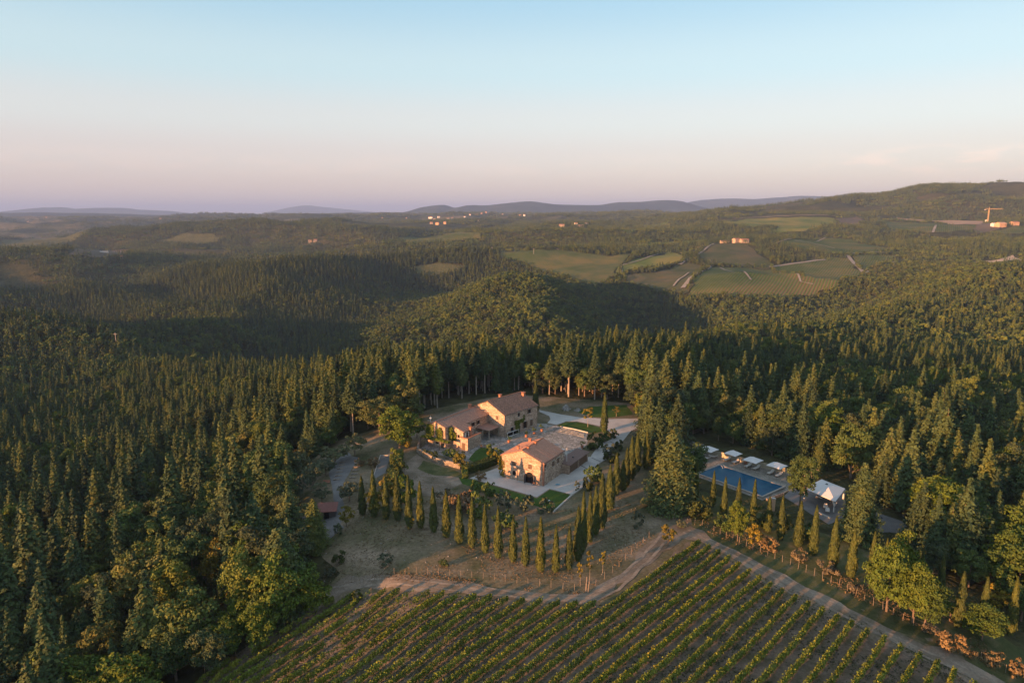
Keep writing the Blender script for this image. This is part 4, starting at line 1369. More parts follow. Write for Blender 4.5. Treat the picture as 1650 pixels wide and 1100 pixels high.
# ivy: leaves on the wing's gable and round the pergola over the front terrace
def leafmass(name, boxes, n, size, mat, seed):
    r = np.random.default_rng(seed)
    C, N = [], []
    vol = [max(.05, (b_[1] - b_[0]) * (b_[3] - b_[2]) * .6 + (b_[1] - b_[0]) * (b_[5] - b_[4]) + (b_[3] - b_[2]) * (b_[5] - b_[4])) for b_ in boxes]
    for b_, v in zip(boxes, vol):
        k = int(n * v / sum(vol))
        c = r.random((k, 3)) * [b_[1] - b_[0], b_[3] - b_[2], b_[5] - b_[4]] + [b_[0], b_[2], b_[4]]
        C.append(c)
        N.append(r.normal(size=(k, 3)) * .7 + [-.1, -.8, .5])
    V, F = quads(np.concatenate(C), np.concatenate(N), size * (.7 + .6 * r.random(sum(len(c) for c in C))), .8, seed)
    return mesh_np(name, V, F, [mat])


iv = link('climbing_ivy', leafmass('climbing_ivy', [(-.3, 2.3, -.45, -.05, 3.2, 6.4), (-.5, 1.2, -.5, -.05, 2.2, 5.2), (3.4, 5.6, -.6, -.05, 2.6, 5.4), (4.4, 5.2, -.6, -.05, 5.0, 6.0), (6.45, 7.5, 1.4, 2.5, 2.2, 5.9), (7.1, 8.4, 2.1, 2.55, 2.0, 4.4), (-1.2, 9.0, -2.0, -.9, 2.5, 3.1)],
                                             3400, .17, 'ivy_foliage', 5), None, (fx, fy, 0))
iv.rotation_euler = (0, 0, frz)
tag(iv, 'green and yellow ivy covering the lit left gable and pergola of the farmhouse wing', 'ivy')
iv2 = link('climbing_ivy', leafmass('climbing_ivy', [(14.05, 14.5, 4.6, 6.2, .2, 3.2), (14.05, 14.3, 4.2, 8.4, 3.0, 4.2), (14.05, 14.25, 8.2, 8.8, 3.6, 5.2)], 900, .16, 'ivy_foliage', 6), None, (tx, ty, 0))
iv2.rotation_euler = (0, 0, trz)
tag(iv2, 'ivy climbing the shaded courtyard wall of the tall farmhouse block', 'ivy')
iv3 = link('climbing_ivy', leafmass('climbing_ivy', [(-.6, .9, -.4, .6, .3, 4.6), (-1.1, .1, -.3, 1.5, 1.8, 5.4)], 900, .18, 'golden_foliage', 8), None, (bx, by, 0))
iv3.rotation_euler = (0, 0, brz)
tag(iv3, 'bright yellow-green creeper on the left corner of the barn', 'creeper')
# front pergola
pg = tag(empty('garden_pergola', (fx, fy, 0), frz), 'ivy-covered pergola on thin posts in front of the lit farmhouse gable', 'pergola')
m = MB()
for y in (-1.95, -.95):
    m.box(-1.2, 9.0, y - .05, y + .05, 2.42, 2.55, 'dark_metal')
m.build('beam', pg)
for x in (-1.1, 2.4, 5.8, 8.9):
    m = MB()
    m.tube((x, -1.95, -.3), (x, -1.95, 2.42), .05, .05, 'dark_metal', 6)
    m.build('post', pg)

# rooftop antenna
m = MB()
a0 = on_farm(.6, .6, 6.4)
m.tube(a0, (a0[0], a0[1], 8.8), .05, .04, 'white_paint', 6)
m.tube((a0[0] - .9, a0[1], 7.2), (a0[0] + .2, a0[1], 7.2), .04, .04, 'white_paint', 5)
an = tag(m.build('roof_antenna'), 'white antenna on the left end of the farmhouse wing roof', 'antenna')
m = MB()
m.tube((a0[0], a0[1] - .05, 8.0), (a0[0], a0[1] - .15, 8.0), .28, .34, 'white_paint', 12)
m.build('dish', an)


# low stone walls
def wall_line(pts, h, th, mat, name, label, cat, cap=None, z0=-.5):
    m = MB()
    for (x0, y0), (x1, y1) in zip(pts[:-1], pts[1:]):
        dx, dy = x1 - x0, y1 - y0
        L = math.hypot(dx, dy)
        nx, ny = -dy / L * th / 2, dx / L * th / 2
        ex, ey = dx / L * th * .35, dy / L * th * .35
        za, zb = hf(x0, y0), hf(x1, y1)
        poly = [(x0 - ex - nx, y0 - ey - ny), (x1 + ex - nx, y1 + ey - ny), (x1 + ex + nx, y1 + ey + ny), (x0 - ex + nx, y0 - ey + ny)]
        zz = [za, zb, zb, za]
        m.add([(p[0], p[1], z + z0) for p, z in zip(poly, zz)] + [(p[0], p[1], z + h) for p, z in zip(poly, zz)],
              [(3, 2, 1, 0), (4, 5, 6, 7), (0, 1, 5, 4), (1, 2, 6, 5), (2, 3, 7, 6), (3, 0, 4, 7)], mat)
    o = tag(m.build(name), label, cat)
    return o


W = world_poly
wall_line(W([(676, 716), (673, 729), (686, 737), (701, 745)]), 1.5, .5, 'dry_stone', 'garden_wall', 'left half of the low curved stone wall below the farmhouse, lit at its corner', 'stone wall')
wall_line(W([(704, 746), (716, 749), (730, 752), (741, 755)]), 1.5, .5, 'dry_stone', 'garden_wall', 'right half of the low stone wall below the farmhouse, past the gap', 'stone wall')
wall_line(W([(891, 826), (921.7, 798), (950, 778.5)]), .35, .3, 'cap_stone', 'stone_kerb', 'pale kerb edging the right side of the lawn and gravel yard', 'kerb')
wall_line(W([(903.6, 688), (925, 692), (947, 697.5)]), .35, .25, 'cap_stone', 'stone_kerb', 'pale kerb between the island lawn and the steps', 'kerb')
for i in range(4):
    o = .9 * i
    p = [(903.5 - 5 - i * 2, 689 + i * 2.2), (885 - i * 1.5, 693 + i * 2.4), (866 - i * 1, 699.5 + i * 2.6)]
    q_ = [(904 - i * 1.5, 689.6 + i * 2.1), (923, 694 + i * 2.0), (941, 699.5 + i * 1.6)]
    wall_line(W(p), .16, .3, 'stone_paving', 'stone_step', f'{ORD[i]} of the thin stone steps left of the island lawn, counted from the lawn', 'step', z0=-.1)
    wall_line(W(q_), .16, .3, 'stone_paving', 'stone_step', f'{ORD[i]} of the thin stone steps in front of the island lawn, counted from the lawn', 'step', z0=-.1)
for pts, lab in (([(954, 738), (968, 744)], 'dark drain channel across the drive by the garage'), ([(982, 711), (992, 716)], 'dark drain channel at the top of the lower drive'), ([(936, 750), (949, 757)], 'dark drain channel beside the garage doors')):
    wall_line(W(pts), .11, .25, 'dark_metal', 'drain_channel', lab, 'drain', z0=-.05)


# hedges
def hedge(pts, w, h, n, mat, label, seed, top=None):
    r = np.random.default_rng(seed)
    C, N = [], []
    tot = sum(math.hypot(b_[0] - a[0], b_[1] - a[1]) for a, b_ in zip(pts[:-1], pts[1:]))
    for a, b_ in zip(pts[:-1], pts[1:]):
        L = math.hypot(b_[0] - a[0], b_[1] - a[1])
        k = int(n * L / tot)
        t = r.random(k)
        d = np.array([(b_[0] - a[0]) / L, (b_[1] - a[1]) / L])
        nrm = np.array([-d[1], d[0]])
        side = r.integers(0, 3, k)
        u = np.where(side == 2, r.uniform(-.5, .5, k), np.where(side == 0, -.5, .5)) * w + r.normal(size=k) * .06
        z = np.where(side == 2, h, r.random(k) * h) + r.normal(size=k) * .07
        x = a[0] + d[0] * L * t + nrm[0] * u
        y = a[1] + d[1] * L * t + nrm[1] * u
        C.append(np.stack([x, y, Hm(x, y) + z], 1))
        nn = np.stack([nrm[0] * np.sign(u), nrm[1] * np.sign(u), 0 * u], 1) * (side != 2)[:, None] + np.array([0, 0, 1.]) * (side == 2)[:, None]
        N.append(nn + r.normal(size=(k, 3)) * .5)
    C, N = np.concatenate(C), np.concatenate(N)
    o3 = C.mean(0)
    V, F = quads(C - o3, N, .16 * (.7 + .6 * r.random(len(C))), .8, seed)
    o = link('hedge', mesh_np('hedge', V, F, [mat]), None, tuple(o3))
    m = MB()
    for a, b_ in zip(pts[:-1], pts[1:]):
        L = math.hypot(b_[0] - a[0], b_[1] - a[1])
        nx, ny = -(b_[1] - a[1]) / L * w * .42, (b_[0] - a[0]) / L * w * .42
        z = hf(*a)
        m.prism([(a[0] - nx - o3[0], a[1] - ny - o3[1]), (b_[0] - nx - o3[0], b_[1] - ny - o3[1]), (b_[0] + nx - o3[0], b_[1] + ny - o3[1]), (a[0] + nx - o3[0], a[1] + ny - o3[1])], z - .2 - o3[2], z + h * .9 - o3[2], 'hedge_foliage')
    m.build('stems', o)
    return tag(o, label, 'hedge')


hedge(W([(751, 762), (775, 755), (802, 744)]), 2.4, 1.9, 2600, 'hedge_foliage', 'thick clipped hedge between the small lawn and the barn yard', 1)
hedge(W([(750, 771), (748, 757)]), 1.4, 1.3, 500, 'ivy_foliage', 'short yellow-green hedge joining the clipped hedge on its left', 2)
hedge(W([(643, 735), (636, 765), (628, 800)]), 2.6, 2.2, 2600, 'broadleaf_foliage', 'long bushy hedge running down beside the grey court', 3)

# rocks on the bank beyond the driveway
for bx_, by_, w_, h_, lab in ((913, 660, 17, 9, 'large pale grey boulder on the bank beyond the driveway'), (930, 662, 11, 8, 'smaller grey boulder right of the large one beyond the driveway')):
    x, y = hit(bx_, by_)
    s = w_ / FPX * 215 / 2
    r = np.random.default_rng(int(bx_))
    bm = bmesh.new()
    bmesh.ops.create_icosphere(bm, subdivisions=3, radius=1)
    for v in bm.verts:
        n = .25 * math.sin(v.co.x * 3.1 + bx_) + .2 * math.sin(v.co.y * 4.3 + v.co.z * 2) + .12 * math.sin(v.co.z * 9 + v.co.x * 7)
        v.co = Vector((v.co.x * s * (1 + n), v.co.y * s * .8 * (1 + n), max(-.2, v.co.z) * s * .75 * (1 + n)))
    me = bpy.data.meshes.new('boulder')
    bm.to_mesh(me)
    bm.free()
    me.materials.append(MATS['rock'])
    tag(link('boulder', me, None, (x, y, hf(x, y))), lab, 'boulder')

# planted pots in the courtyard
for bx_, by_, lab in ((848, 704, 'potted shrub nearest the farmhouse wall in the courtyard'), (861, 700, 'second potted shrub from the farmhouse in the courtyard'), (873, 695, 'third potted shrub, farthest back in the courtyard'), (820, 713, 'small potted plant alone in the middle of the courtyard'), (938, 722, 'potted dark shrub at the right edge of the courtyard')):
    x, y = hit(bx_, by_)
    t = tag(empty('potted_shrub', (x, y, hf(x, y))), lab, 'potted plant')
    m = MB()
    m.tube((0, 0, .04), (0, 0, .8), .32, .46, 'terracotta', 12)
    m.build('pot', t)
    V, F = crown_broad(2.2, .8, .3, 9, 30, int(bx_), .13)
    link('leaves', mesh_np('leaves', V, F, ['broadleaf_foliage']), t)

# two white-framed dark panels against the corner of the tall block
x, y = hit(817, 704.5)
t = tag(empty('framed_panels', (x, y, 0), trz), 'low white frame holding two dark panels at the corner of the tall farmhouse block', 'panel')
m = MB()
for a, b_, c, d in ((0, 5.2, 0.05, .22), (0, 5.2, 1.3, 1.45)):
    m.box(.0, .15, a, b_, c, d, 'white_paint')
for a in (0, 2.52, 5.05):
    m.box(0.003, .147, a, a + .15, .223, 1.297, 'white_paint')
m.build('frame', t)
for a in (.17, 2.70):
    m = MB()
    m.box(.05, .10, a, a + 2.32, .23, 1.29, 'dark_opening')
    m.build('panel', t)

# small courtyard things
for bx_, by_, lab in ((776, 722, 'wooden garden chair at the end of the stone annex'), (782, 720, 'second wooden garden chair right of the annex')):
    x, y = hit(bx_, by_)
    t = tag(empty('garden_chair', (x, y, 0.06), random.random() * 3), lab, 'chair')
    m = MB(); m.box(-.28, .28, -.28, .28, .42, .47, 'wood_door'); m.build('seat', t)
    m = MB(); m.box(-.28, .28, .24, .29, .473, .95, 'wood_door'); m.build('backrest', t)
    for sx in (-.24, .24):
        for sy in (-.24, .24):
            m = MB(); m.box(sx - .03, sx + .03, sy - .03, sy + .03, 0, .417, 'wood_door'); m.build('leg', t)
x, y, _ = on_barn(9.9, -.7)
t = tag(empty('bicycle', (x, y, .08), brz + .1), 'bicycle with reddish frame leaning by the barn corner', 'bicycle')
for s in (-.5, .5):
    m = MB()
    for i in range(16):
        a, b_ = 2 * math.pi * i / 16, 2 * math.pi * (i + 1) / 16
        m.tube((s + .33 * math.cos(a), 0, .34 + .33 * math.sin(a)), (s + .33 * math.cos(b_), 0, .34 + .33 * math.sin(b_)), .03, .03, 'dark_metal', 5)
    m.build('wheel', t)
m = MB()
for p, q_ in (((-.5, 0, .34), (-.15, 0, .85)), ((-.15, 0, .85), (.4, 0, .85)), ((-.12, 0, .4), (-.15, 0, .95)), ((-.12, 0, .4), (.4, 0, .85)), ((.5, 0, .34), (.38, 0, 1.0)), ((-.5, 0, .34), (-.12, 0, .4))):
    m.tube(p, q_, .03, .03, 'brick', 6)
m.build('bicycle_frame', t)
m = MB(); m.box(-.28, -.02, -.06, .06, .95, 1.0, 'dark_metal'); m.build('saddle', t)
m = MB(); m.tube((.38, -.25, 1.02), (.38, .25, 1.02), .02, .02, 'dark_metal', 6); m.build('handlebar', t)
x, y = hit(898.5, 781)
m = MB()
m.add([(.6 * math.cos(a), .35 * math.sin(a), .03 + .10 * (i % 2)) for i, a in enumerate([k * math.pi / 6 for k in range(12)])] + [(0, 0, .16)], [(i, (i + 1) % 12, 12) for i in range(12)], 'blue_cloth')
tag(m.build('crumpled_cover', None, (x, y, .09)), 'crumpled light blue cover lying on the gravel yard', 'cover')
x, y = hit(884.5, 807)
m = MB()
m.tube((0, 0, .02), (0, 0, .14), .28, .22, 'white_paint', 10)
tag(m.build('garden_light', None, (x, y, hf(x, y) + .1)), 'small white disc in the middle of the lawn', 'garden lamp')

# red-roofed shed
x, y = hit(527, 836)
t = tag(empty('tool_shed', (x, y, hf(x, y)), R(8)), 'small dark shed with a reddish sloping roof at the left of the dry meadow', 'shed')
m = MB()
m.box(-1.9, 1.9, 0, .15, -.5, 1.9, 'shed_wall'); m.box(-1.9, 1.9, 2.6, 2.75, -.5, 2.3, 'shed_wall')
m.box(-1.9, -1.75, .15, 2.6, -.5, 1.95, 'shed_wall'); m.box(1.75, 1.9, .15, 2.6, -.5, 1.95, 'shed_wall')
m.build('wall', t)
m = MB()
m.slab([(-2.3, -.6, 2.05), (2.3, -.6, 2.05), (2.3, 3.1, 2.75), (-2.3, 3.1, 2.75)], .12, 'shed_roof')
m.build('roof', t)
m = MB(); m.box(-.6, .5, -.05, -.003, -.1, 1.7, 'dark_opening'); m.build('door', t)
x, y = hit(526, 779.5)
t = tag(empty('garden_bench', (x, y, hf(x, y) + .05), R(5)), 'small reddish bench beside the garden path', 'bench')
m = MB(); m.box(-.9, .9, -.25, .25, .42, .5, 'brick'); m.build('seat', t)
m = MB(); m.box(-.9, .9, .22, .29, .503, .95, 'brick'); m.build('backrest', t)
for s in (-.75, .75):
    m = MB(); m.box(s - .05, s + .05, -.2, .2, -.1, .417, 'dark_metal'); m.build('leg', t)
for i, (bx_, by_) in enumerate([(553, 745), (551, 750), (549, 755.5), (547.5, 761), (545.5, 767), (543, 773), (577, 747), (575, 752.5), (573, 758), (571, 764), (568.5, 770)]):
    x, y = hit(bx_, by_)
    m = MB()
    m.box(-.9, .9, -.35, .35, -.05, .25, 'dry_stone')
    side = 'left' if i < 6 else 'right'
    tag(m.build('stone_step', None, (x, y, hf(x, y))), f'{ORD[i if i < 6 else i - 6]} dark stone step from the top along the {side} edge of the garden path', 'step')

# bocce court boards
cp = W([(613, 734), (629, 734.5), (621, 762), (606, 770), (602, 768)])
wall_line([cp[1], cp[0], cp[4]], .25, .15, 'cap_stone', 'court_kerb', 'pale board kerb round the narrow grey court beside the hedge', 'kerb')

# ------------------------------------------------------------------ pool
PA, PB, PC, PD = [hit(*p) for p in ((1160, 750), (1125, 763.5), (1228, 800.5), (1259, 786))]
pe1 = Vector((PC[0] - PB[0], PC[1] - PB[1])).normalized()
pe2 = Vector((PA[0] - PB[0], PA[1] - PB[1])).normalized()
PL = math.hypot(PC[0] - PB[0], PC[1] - PB[1])
PW = 9.2
prz = math.atan2(pe1.y, pe1.x)
PZ = .10


def on_pool(u, v, z=0):
    return (PB[0] + math.cos(prz) * u - math.sin(prz) * v, PB[1] + math.sin(prz) * u + math.cos(prz) * v, z)


def pool_uv(px, py):
    x, y = hit(px, py)
    x, y = x - PB[0], y - PB[1]
    return x * math.cos(prz) + y * math.sin(prz), -x * math.sin(prz) + y * math.cos(prz)


pool = tag(empty('swimming_pool', on_pool(0, 0, PZ), prz), 'long rectangular swimming pool with dark blue water and a pale stone rim', 'swimming pool')
m = MB()
m.box(-.45, PL + .45, -.45, -.003, -.1, .16, 'pool_coping'); m.box(-.45, PL + .45, PW + .003, PW + .45, -.1, .16, 'pool_coping')
m.box(-.45, -.003, 0, PW, -.1, .16, 'pool_coping'); m.box(PL + .003, PL + .45, 0, PW, -.1, .16, 'pool_coping')
m.build('coping', pool)
m = MB()
m.add([(0, 0, .06), (PL, 0, .06), (PL, PW, .06), (0, PW, .06)], [(0, 1, 2, 3)], 'pool_water')
m.build('water', pool)
m = MB()
m.add([(0, 0, .02), (PL, 0, .02), (PL, PW, .02), (0, PW, .02)], [(0, 1, 2, 3)], 'pool_tiles')
m.build('basin', pool)
m = MB()
for v in (PW * .84, PW * .95):
    for k in range(8):
        a, c = math.pi * k / 8, math.pi * (k + 1) / 8
        m.tube((1.0 + 1.0 * math.cos(a), v, .1 + .8 * math.sin(a)), (1.0 + 1.0 * math.cos(c), v, .1 + .8 * math.sin(c)), .03, .03, 'white_paint', 5)
m.build('handrail', pool)
# the outer (downhill) wall of the pool
m = MB()
m.box(-.6, PL + .6, -.75, -.48, -2.2, .12, 'dry_stone')
m.build('retaining_wall', pool)
# wooden fence behind the loungers
f0, f1 = pool_uv(1127, 728), pool_uv(1272, 768)
fl = f1[0] - f0[0]
fn = tag(empty('pool_fence', on_pool(f0[0], f0[1], .08), prz + math.atan2(f1[1] - f0[1], fl)), 'pale boarded fence behind the pool loungers', 'fence')
m = MB()
nB = int(fl / .28)
for i in range(nB):
    m.box(i * fl / nB + .015, (i + 1) * fl / nB - .015, -.03, .03, .05, 1.5, 'deck_wall')
m.box(0, fl, .033, .08, .9, 1.0, 'deck_wall')
m.box(0, fl, .033, .08, .25, .35, 'deck_wall')
m.build('board_panel', fn)
for i in range(13):
    m = MB(); xx = fl * i / 12; m.box(xx - .06, xx + .06, .083, .19, -.3, 1.3, 'fence_wood'); m.build('post', fn)


def umbrella(px, py, label, w=3.9):
    x, y = hit(px, py)
    t = tag(empty('parasol', (x, y, hf(x, y) + .06), prz + R(2)), label, 'parasol', 'white square parasols by the pool')
    m = MB()
    h = w / 2
    top, ed = 3.3, 2.35
    rim = []
    for a, b_ in (((-h, -h), (h, -h)), ((h, -h), (h, h)), ((h, h), (-h, h)), ((-h, h), (-h, -h))):
        for k in range(4):
            s = k / 4
            rim.append((a[0] + (b_[0] - a[0]) * s, a[1] + (b_[1] - a[1]) * s, ed + .09 * math.sin(math.pi * s)))
    n = len(rim)
    m.add([(0, 0, top)] + rim + [(p[0], p[1], p[2] - .07) for p in rim], [(0, 1 + i, 1 + (i + 1) % n) for i in range(n)] + [(1 + i, 1 + n + i, 1 + n + (i + 1) % n, 1 + (i + 1) % n) for i in range(n)], 'white_canvas')
    m.build('canopy', t)
    m = MB(); m.tube((0, 0, 0), (0, 0, top + .12), .04, .04, 'fence_wood', 8); m.build('pole', t)
    m = MB(); m.box(-.35, .35, -.35, .35, 0.01, .12, 'concrete'); m.build('base', t)
    for sx, sy in ((1, 1), (1, -1), (-1, 1), (-1, -1)):
        m = MB(); m.tube((0, 0, top - .06), (sx * h * .97, sy * h * .97, ed - .02), .02, .02, 'fence_wood', 5); m.build('rib', t)
    return t


umbrella(1141.5, 737, 'white square parasol farthest left behind the pool')
umbrella(1180.5, 744, 'white square parasol, second from the left behind the pool', 3.5)
umbrella(1212.5, 755, 'white square parasol, third from the left behind the pool')
umbrella(1251, 764, 'white square parasol nearest the leafy tree behind the pool')


def lounger(px, py, label, towel=None, rot=0.0):
    x, y = hit(px, py)
    t = tag(empty('sun_lounger', (x, y, hf(x, y) + .07), prz + math.pi / 2 + rot), label, 'sun lounger', 'sun loungers behind the pool')
    t.scale = (1.25, 1.25, 1.2)
    m = MB(); m.box(-.95, .45, -.33, .33, .26, .33, 'fence_wood'); m.build('frame', t)
    m = MB(); m.box(-.93, .43, -.31, .31, .333, .43, 'lounger_fabric'); m.build('mattress', t)
    m = MB()
    m.slab([(.44, -.31, .44), (1.10, -.31, .80), (1.10, .31, .80), (.44, .31, .44)], .09, 'lounger_fabric')
    m.build('backrest', t)
    for sx in (-.8, .3):
        for sy in (-.28, .28):
            m = MB(); m.box(sx - .03, sx + .03, sy - .03, sy + .03, 0, .257, 'fence_wood'); m.build('leg', t)
    if towel:
        m = MB(); m.box(-.5, .3, -.34, .34, .434, .47, 'white_canvas'); tg = m.build('towel', None); tg.location = t.location; tg.rotation_euler = t.rotation_euler; tg.scale = t.scale
        tag(tg, 'white towel lying on the fourth lounger', 'towel')
    return t


for i, (px, py) in enumerate([(1137, 740), (1148, 737.5), (1172, 742), (1185, 746), (1205, 752.5), (1218.5, 756), (1241.5, 763.5), (1254.5, 767.5)]):
    lounger(px, py, f'sun lounger, {ORD[i]} from the left behind the pool', towel=(i == 3), rot=(0 if i > 1 else -1.35))
# orange box standing in for the sunlit spot beside the third parasol
x, y = hit(1201, 747.5)
m = MB(); m.box(-.35, .35, -.3, .3, .0, .75, 'terracotta'); m.box(-.42, .42, -.37, .37, .753, .82, 'orange_plaster')
tag(m.build('sunlit_spot_box', None, (x, y, .07)), 'small orange box painted as the sunlit spot by the fence left of the third parasol', 'sunlit spot')

# the large square pavilion
px0, py0 = hit(1331, 832)
PVZ = hf(px0, py0)


def hat(px, py, z):
    return on_plane(px, py, z)


EZ = 2.7
c4 = [hat(1295, 786, EZ), hat(1346, 808, EZ), hat(1362, 787, EZ), hat(1324, 772, EZ)]
cx, cyy = sum(p[0] for p in c4) / 4, sum(p[1] for p in c4) / 4
pv = tag(empty('pavilion', (cx, cyy, .05)), 'large white square canvas pavilion with tied curtains beside the dark cedar', 'pavilion')
loc4 = [(p[0] - cx, p[1] - cyy) for p in c4]
m = MB()
n = 4
vin = [(p[0] * .05, p[1] * .05, 3.9) for p in loc4]
m.add([(p[0], p[1], EZ) for p in loc4] + vin + [(p[0], p[1], EZ - .14) for p in loc4], [(i, (i + 1) % n, n + (i + 1) % n, n + i) for i in range(n)] + [(i, 2 * n + i, 2 * n + (i + 1) % n, (i + 1) % n) for i in range(n)], 'white_canvas')
m.build('canopy', pv)
m = MB()
m.prism([(p[0] * .07, p[1] * .07) for p in loc4], 3.91, 3.98, 'dark_metal')
m.build('vent_cap', pv)
for p in loc4:
    m = MB(); m.tube((p[0] * .96, p[1] * .96, 0), (p[0] * .96, p[1] * .96, EZ - .02), .06, .06, 'dark_metal', 8); m.build('post', pv)
    m = MB()
    n = 10
    rings = [(0.05, .16), (.9, .15), (1.3, .10), (1.7, .2), (EZ - .32, .42)]
    vs = []
    for z, rr in rings:
        for k in range(n):
            a = 2 * math.pi * k / n
            q_ = rr * (1 + .25 * (k % 2))
            vs.append((p[0] * .94 + q_ * math.cos(a), p[1] * .94 + q_ * math.sin(a), z))
    m.add(vs, [(r0 * n + k, r0 * n + (k + 1) % n, (r0 + 1) * n + (k + 1) % n, (r0 + 1) * n + k) for r0 in range(4) for k in range(n)], 'white_canvas')
    m.build('curtain', pv)
for (ox, oy, w, d, h, nm, lab) in ((-1.2, .4, 1.6, .7, .45, 'outdoor_sofa', 'dark low sofa under the left of the white pavilion'), (.9, -1.3, 1.5, .7, .45, 'outdoor_sofa', 'dark low sofa under the front of the white pavilion')):
    t = tag(empty(nm, (cx + ox, cyy + oy, .06), prz), lab, 'sofa')
    m = MB(); m.box(-w / 2, w / 2, -d / 2, d / 2, .12, h, 'dark_metal'); m.build('seat', t)
    m = MB(); m.box(-w / 2, w / 2, d / 2 + .003, d / 2 + .2, .12, .85, 'dark_metal'); m.build('backrest', t)
    m = MB(); m.box(-w / 2 + .05, w / 2 - .05, -d / 2 + .03, d / 2, h + .003, h + .13, 'lounger_fabric'); m.build('cushion', t)
for px, py, lab in ((1333, 826, 'white armchair at the front corner of the pavilion'), (1330, 820, 'white side chair just inside the pavilion front')):
    x, y = hit(px, py)
    t = tag(empty('armchair', (x, y, .06), prz + .5), lab, 'armchair')
    m = MB(); m.box(-.35, .35, -.35, .35, .1, .42, 'white_paint'); m.build('seat', t)
    m = MB(); m.box(-.35, .35, .353, .45, .1, .85, 'white_paint'); m.build('backrest', t)
    for s in (-1, 1):
        m = MB(); m.box(s * .4 - .045, s * .4 + .045, -.35, .35, .1, .6, 'white_paint'); m.build('armrest', t)
# stone pillar under the pool corner, its sunlit glow put in as orange colour
x, y = hit(1245, 822)
m = MB()
m.box(-.35, .35, -.35, .35, -.5, 2.9, 'orange_plaster'); m.box(-.42, .42, -.42, .42, 2.903, 3.0, 'cap_stone')
tag(m.build('stone_pillar', None, (x, y, hf(x, y))), 'pillar painted sunlit orange below the right corner of the pool', 'pillar')
wall_line(W([(1236, 806), (1262, 797)]), .5, .4, 'dry_stone', 'retaining_wall', 'short dark stone wall at the right corner of the pool deck', 'stone wall')
wall_line(W([(1318, 826), (1337, 835)]), .3, .3, 'cap_stone', 'stone_kerb', 'pale kerb in front of the pavilion', 'kerb')
t = tag(empty('low_hut', (*hit(1304, 772), .05), prz), 'low structure with a sandy cover behind the white pavilion', 'hut')
m = MB(); m.box(-1.4, 1.4, -.8, .8, 0, 1.5, 'deck_wall'); m.build('wall', t)
m = MB(); m.slab([(-1.7, -1.1, 1.7), (1.7, -1.1, 1.7), (1.7, 1.1, 2.0), (-1.7, 1.1, 2.0)], .1, 'orange_plaster'); m.build('roof', t)
#VINEPART
# ------------------------------------------------------------------ vineyard in front
vine_poly = W([(300, 1115), (405, 1050), (470, 1010), (535, 972), (600, 958), (640, 957), (700, 961), (760, 966), (850, 973), (945, 978), (985, 976), (1050, 930), (1112, 874), (1130, 880), (1155, 892), (1240, 947), (1310, 982), (1400, 1025), (1490, 1066),
               (1560, 1103), (1650, 1165), (1650, 1215), (900, 1215), (220, 1215)])
PLANTED_ROWS = []
p0, p1 = hit(1112, 872), hit(930, 1010)
VD = Vector((-.685, -.728)).normalized()
VN = Vector((-VD.y, VD.x)) * 1.0          # to the right when looking up the rows
if VN.x < 0: VN = -VN
vx = np.array([p[0] for p in vine_poly]); vy = np.array([p[1] for p in vine_poly])
offs = vx * VN.x + vy * VN.y
o_first = p0[0] * VN.x + p0[1] * VN.y
SPACING = 2.42
k0, k1 = int((offs.min() - o_first) / SPACING), int((offs.max() - o_first) / SPACING) + 1
post_me = MB(); post_me.tube((0, 0, -.2), (0, 0, 1.6), .035, .03, 'post_wood', 6); post_me = post_me.mesh('vine_post')
rows = []
ts = np.arange(-200, 200, .1)
for k in range(k0, k1 + 1):
    o = o_first + k * SPACING
    # t runs along VD from the far end
    X, Y = VN.x * o + VD.x * ts, VN.y * o + VD.y * ts
    ins = inside(vine_poly, X, Y)
    # keep only what the photograph can show (a little beyond the frame)
    dd = Y * cP - (0 - CZ) * sP
    pyv = 550 - FPX * (Y * sP + (0 - CZ) * cP) / dd
    pxv = 825 + FPX * X / dd
    ins &= (pyv < 1150) & (pxv > 230) & (pxv < 1720)
    if ins.sum() < 25: continue
    rows.append((k, ts[ins].min(), ts[ins].max(), o))
NR = len(rows)


def ordinal_row(i):
    left = i
    return f'{ORD[left]} from the left' if left < 30 else f'{ORD[NR - 1 - left]} from the right' if NR - 1 - left < 30 else 'in the middle'


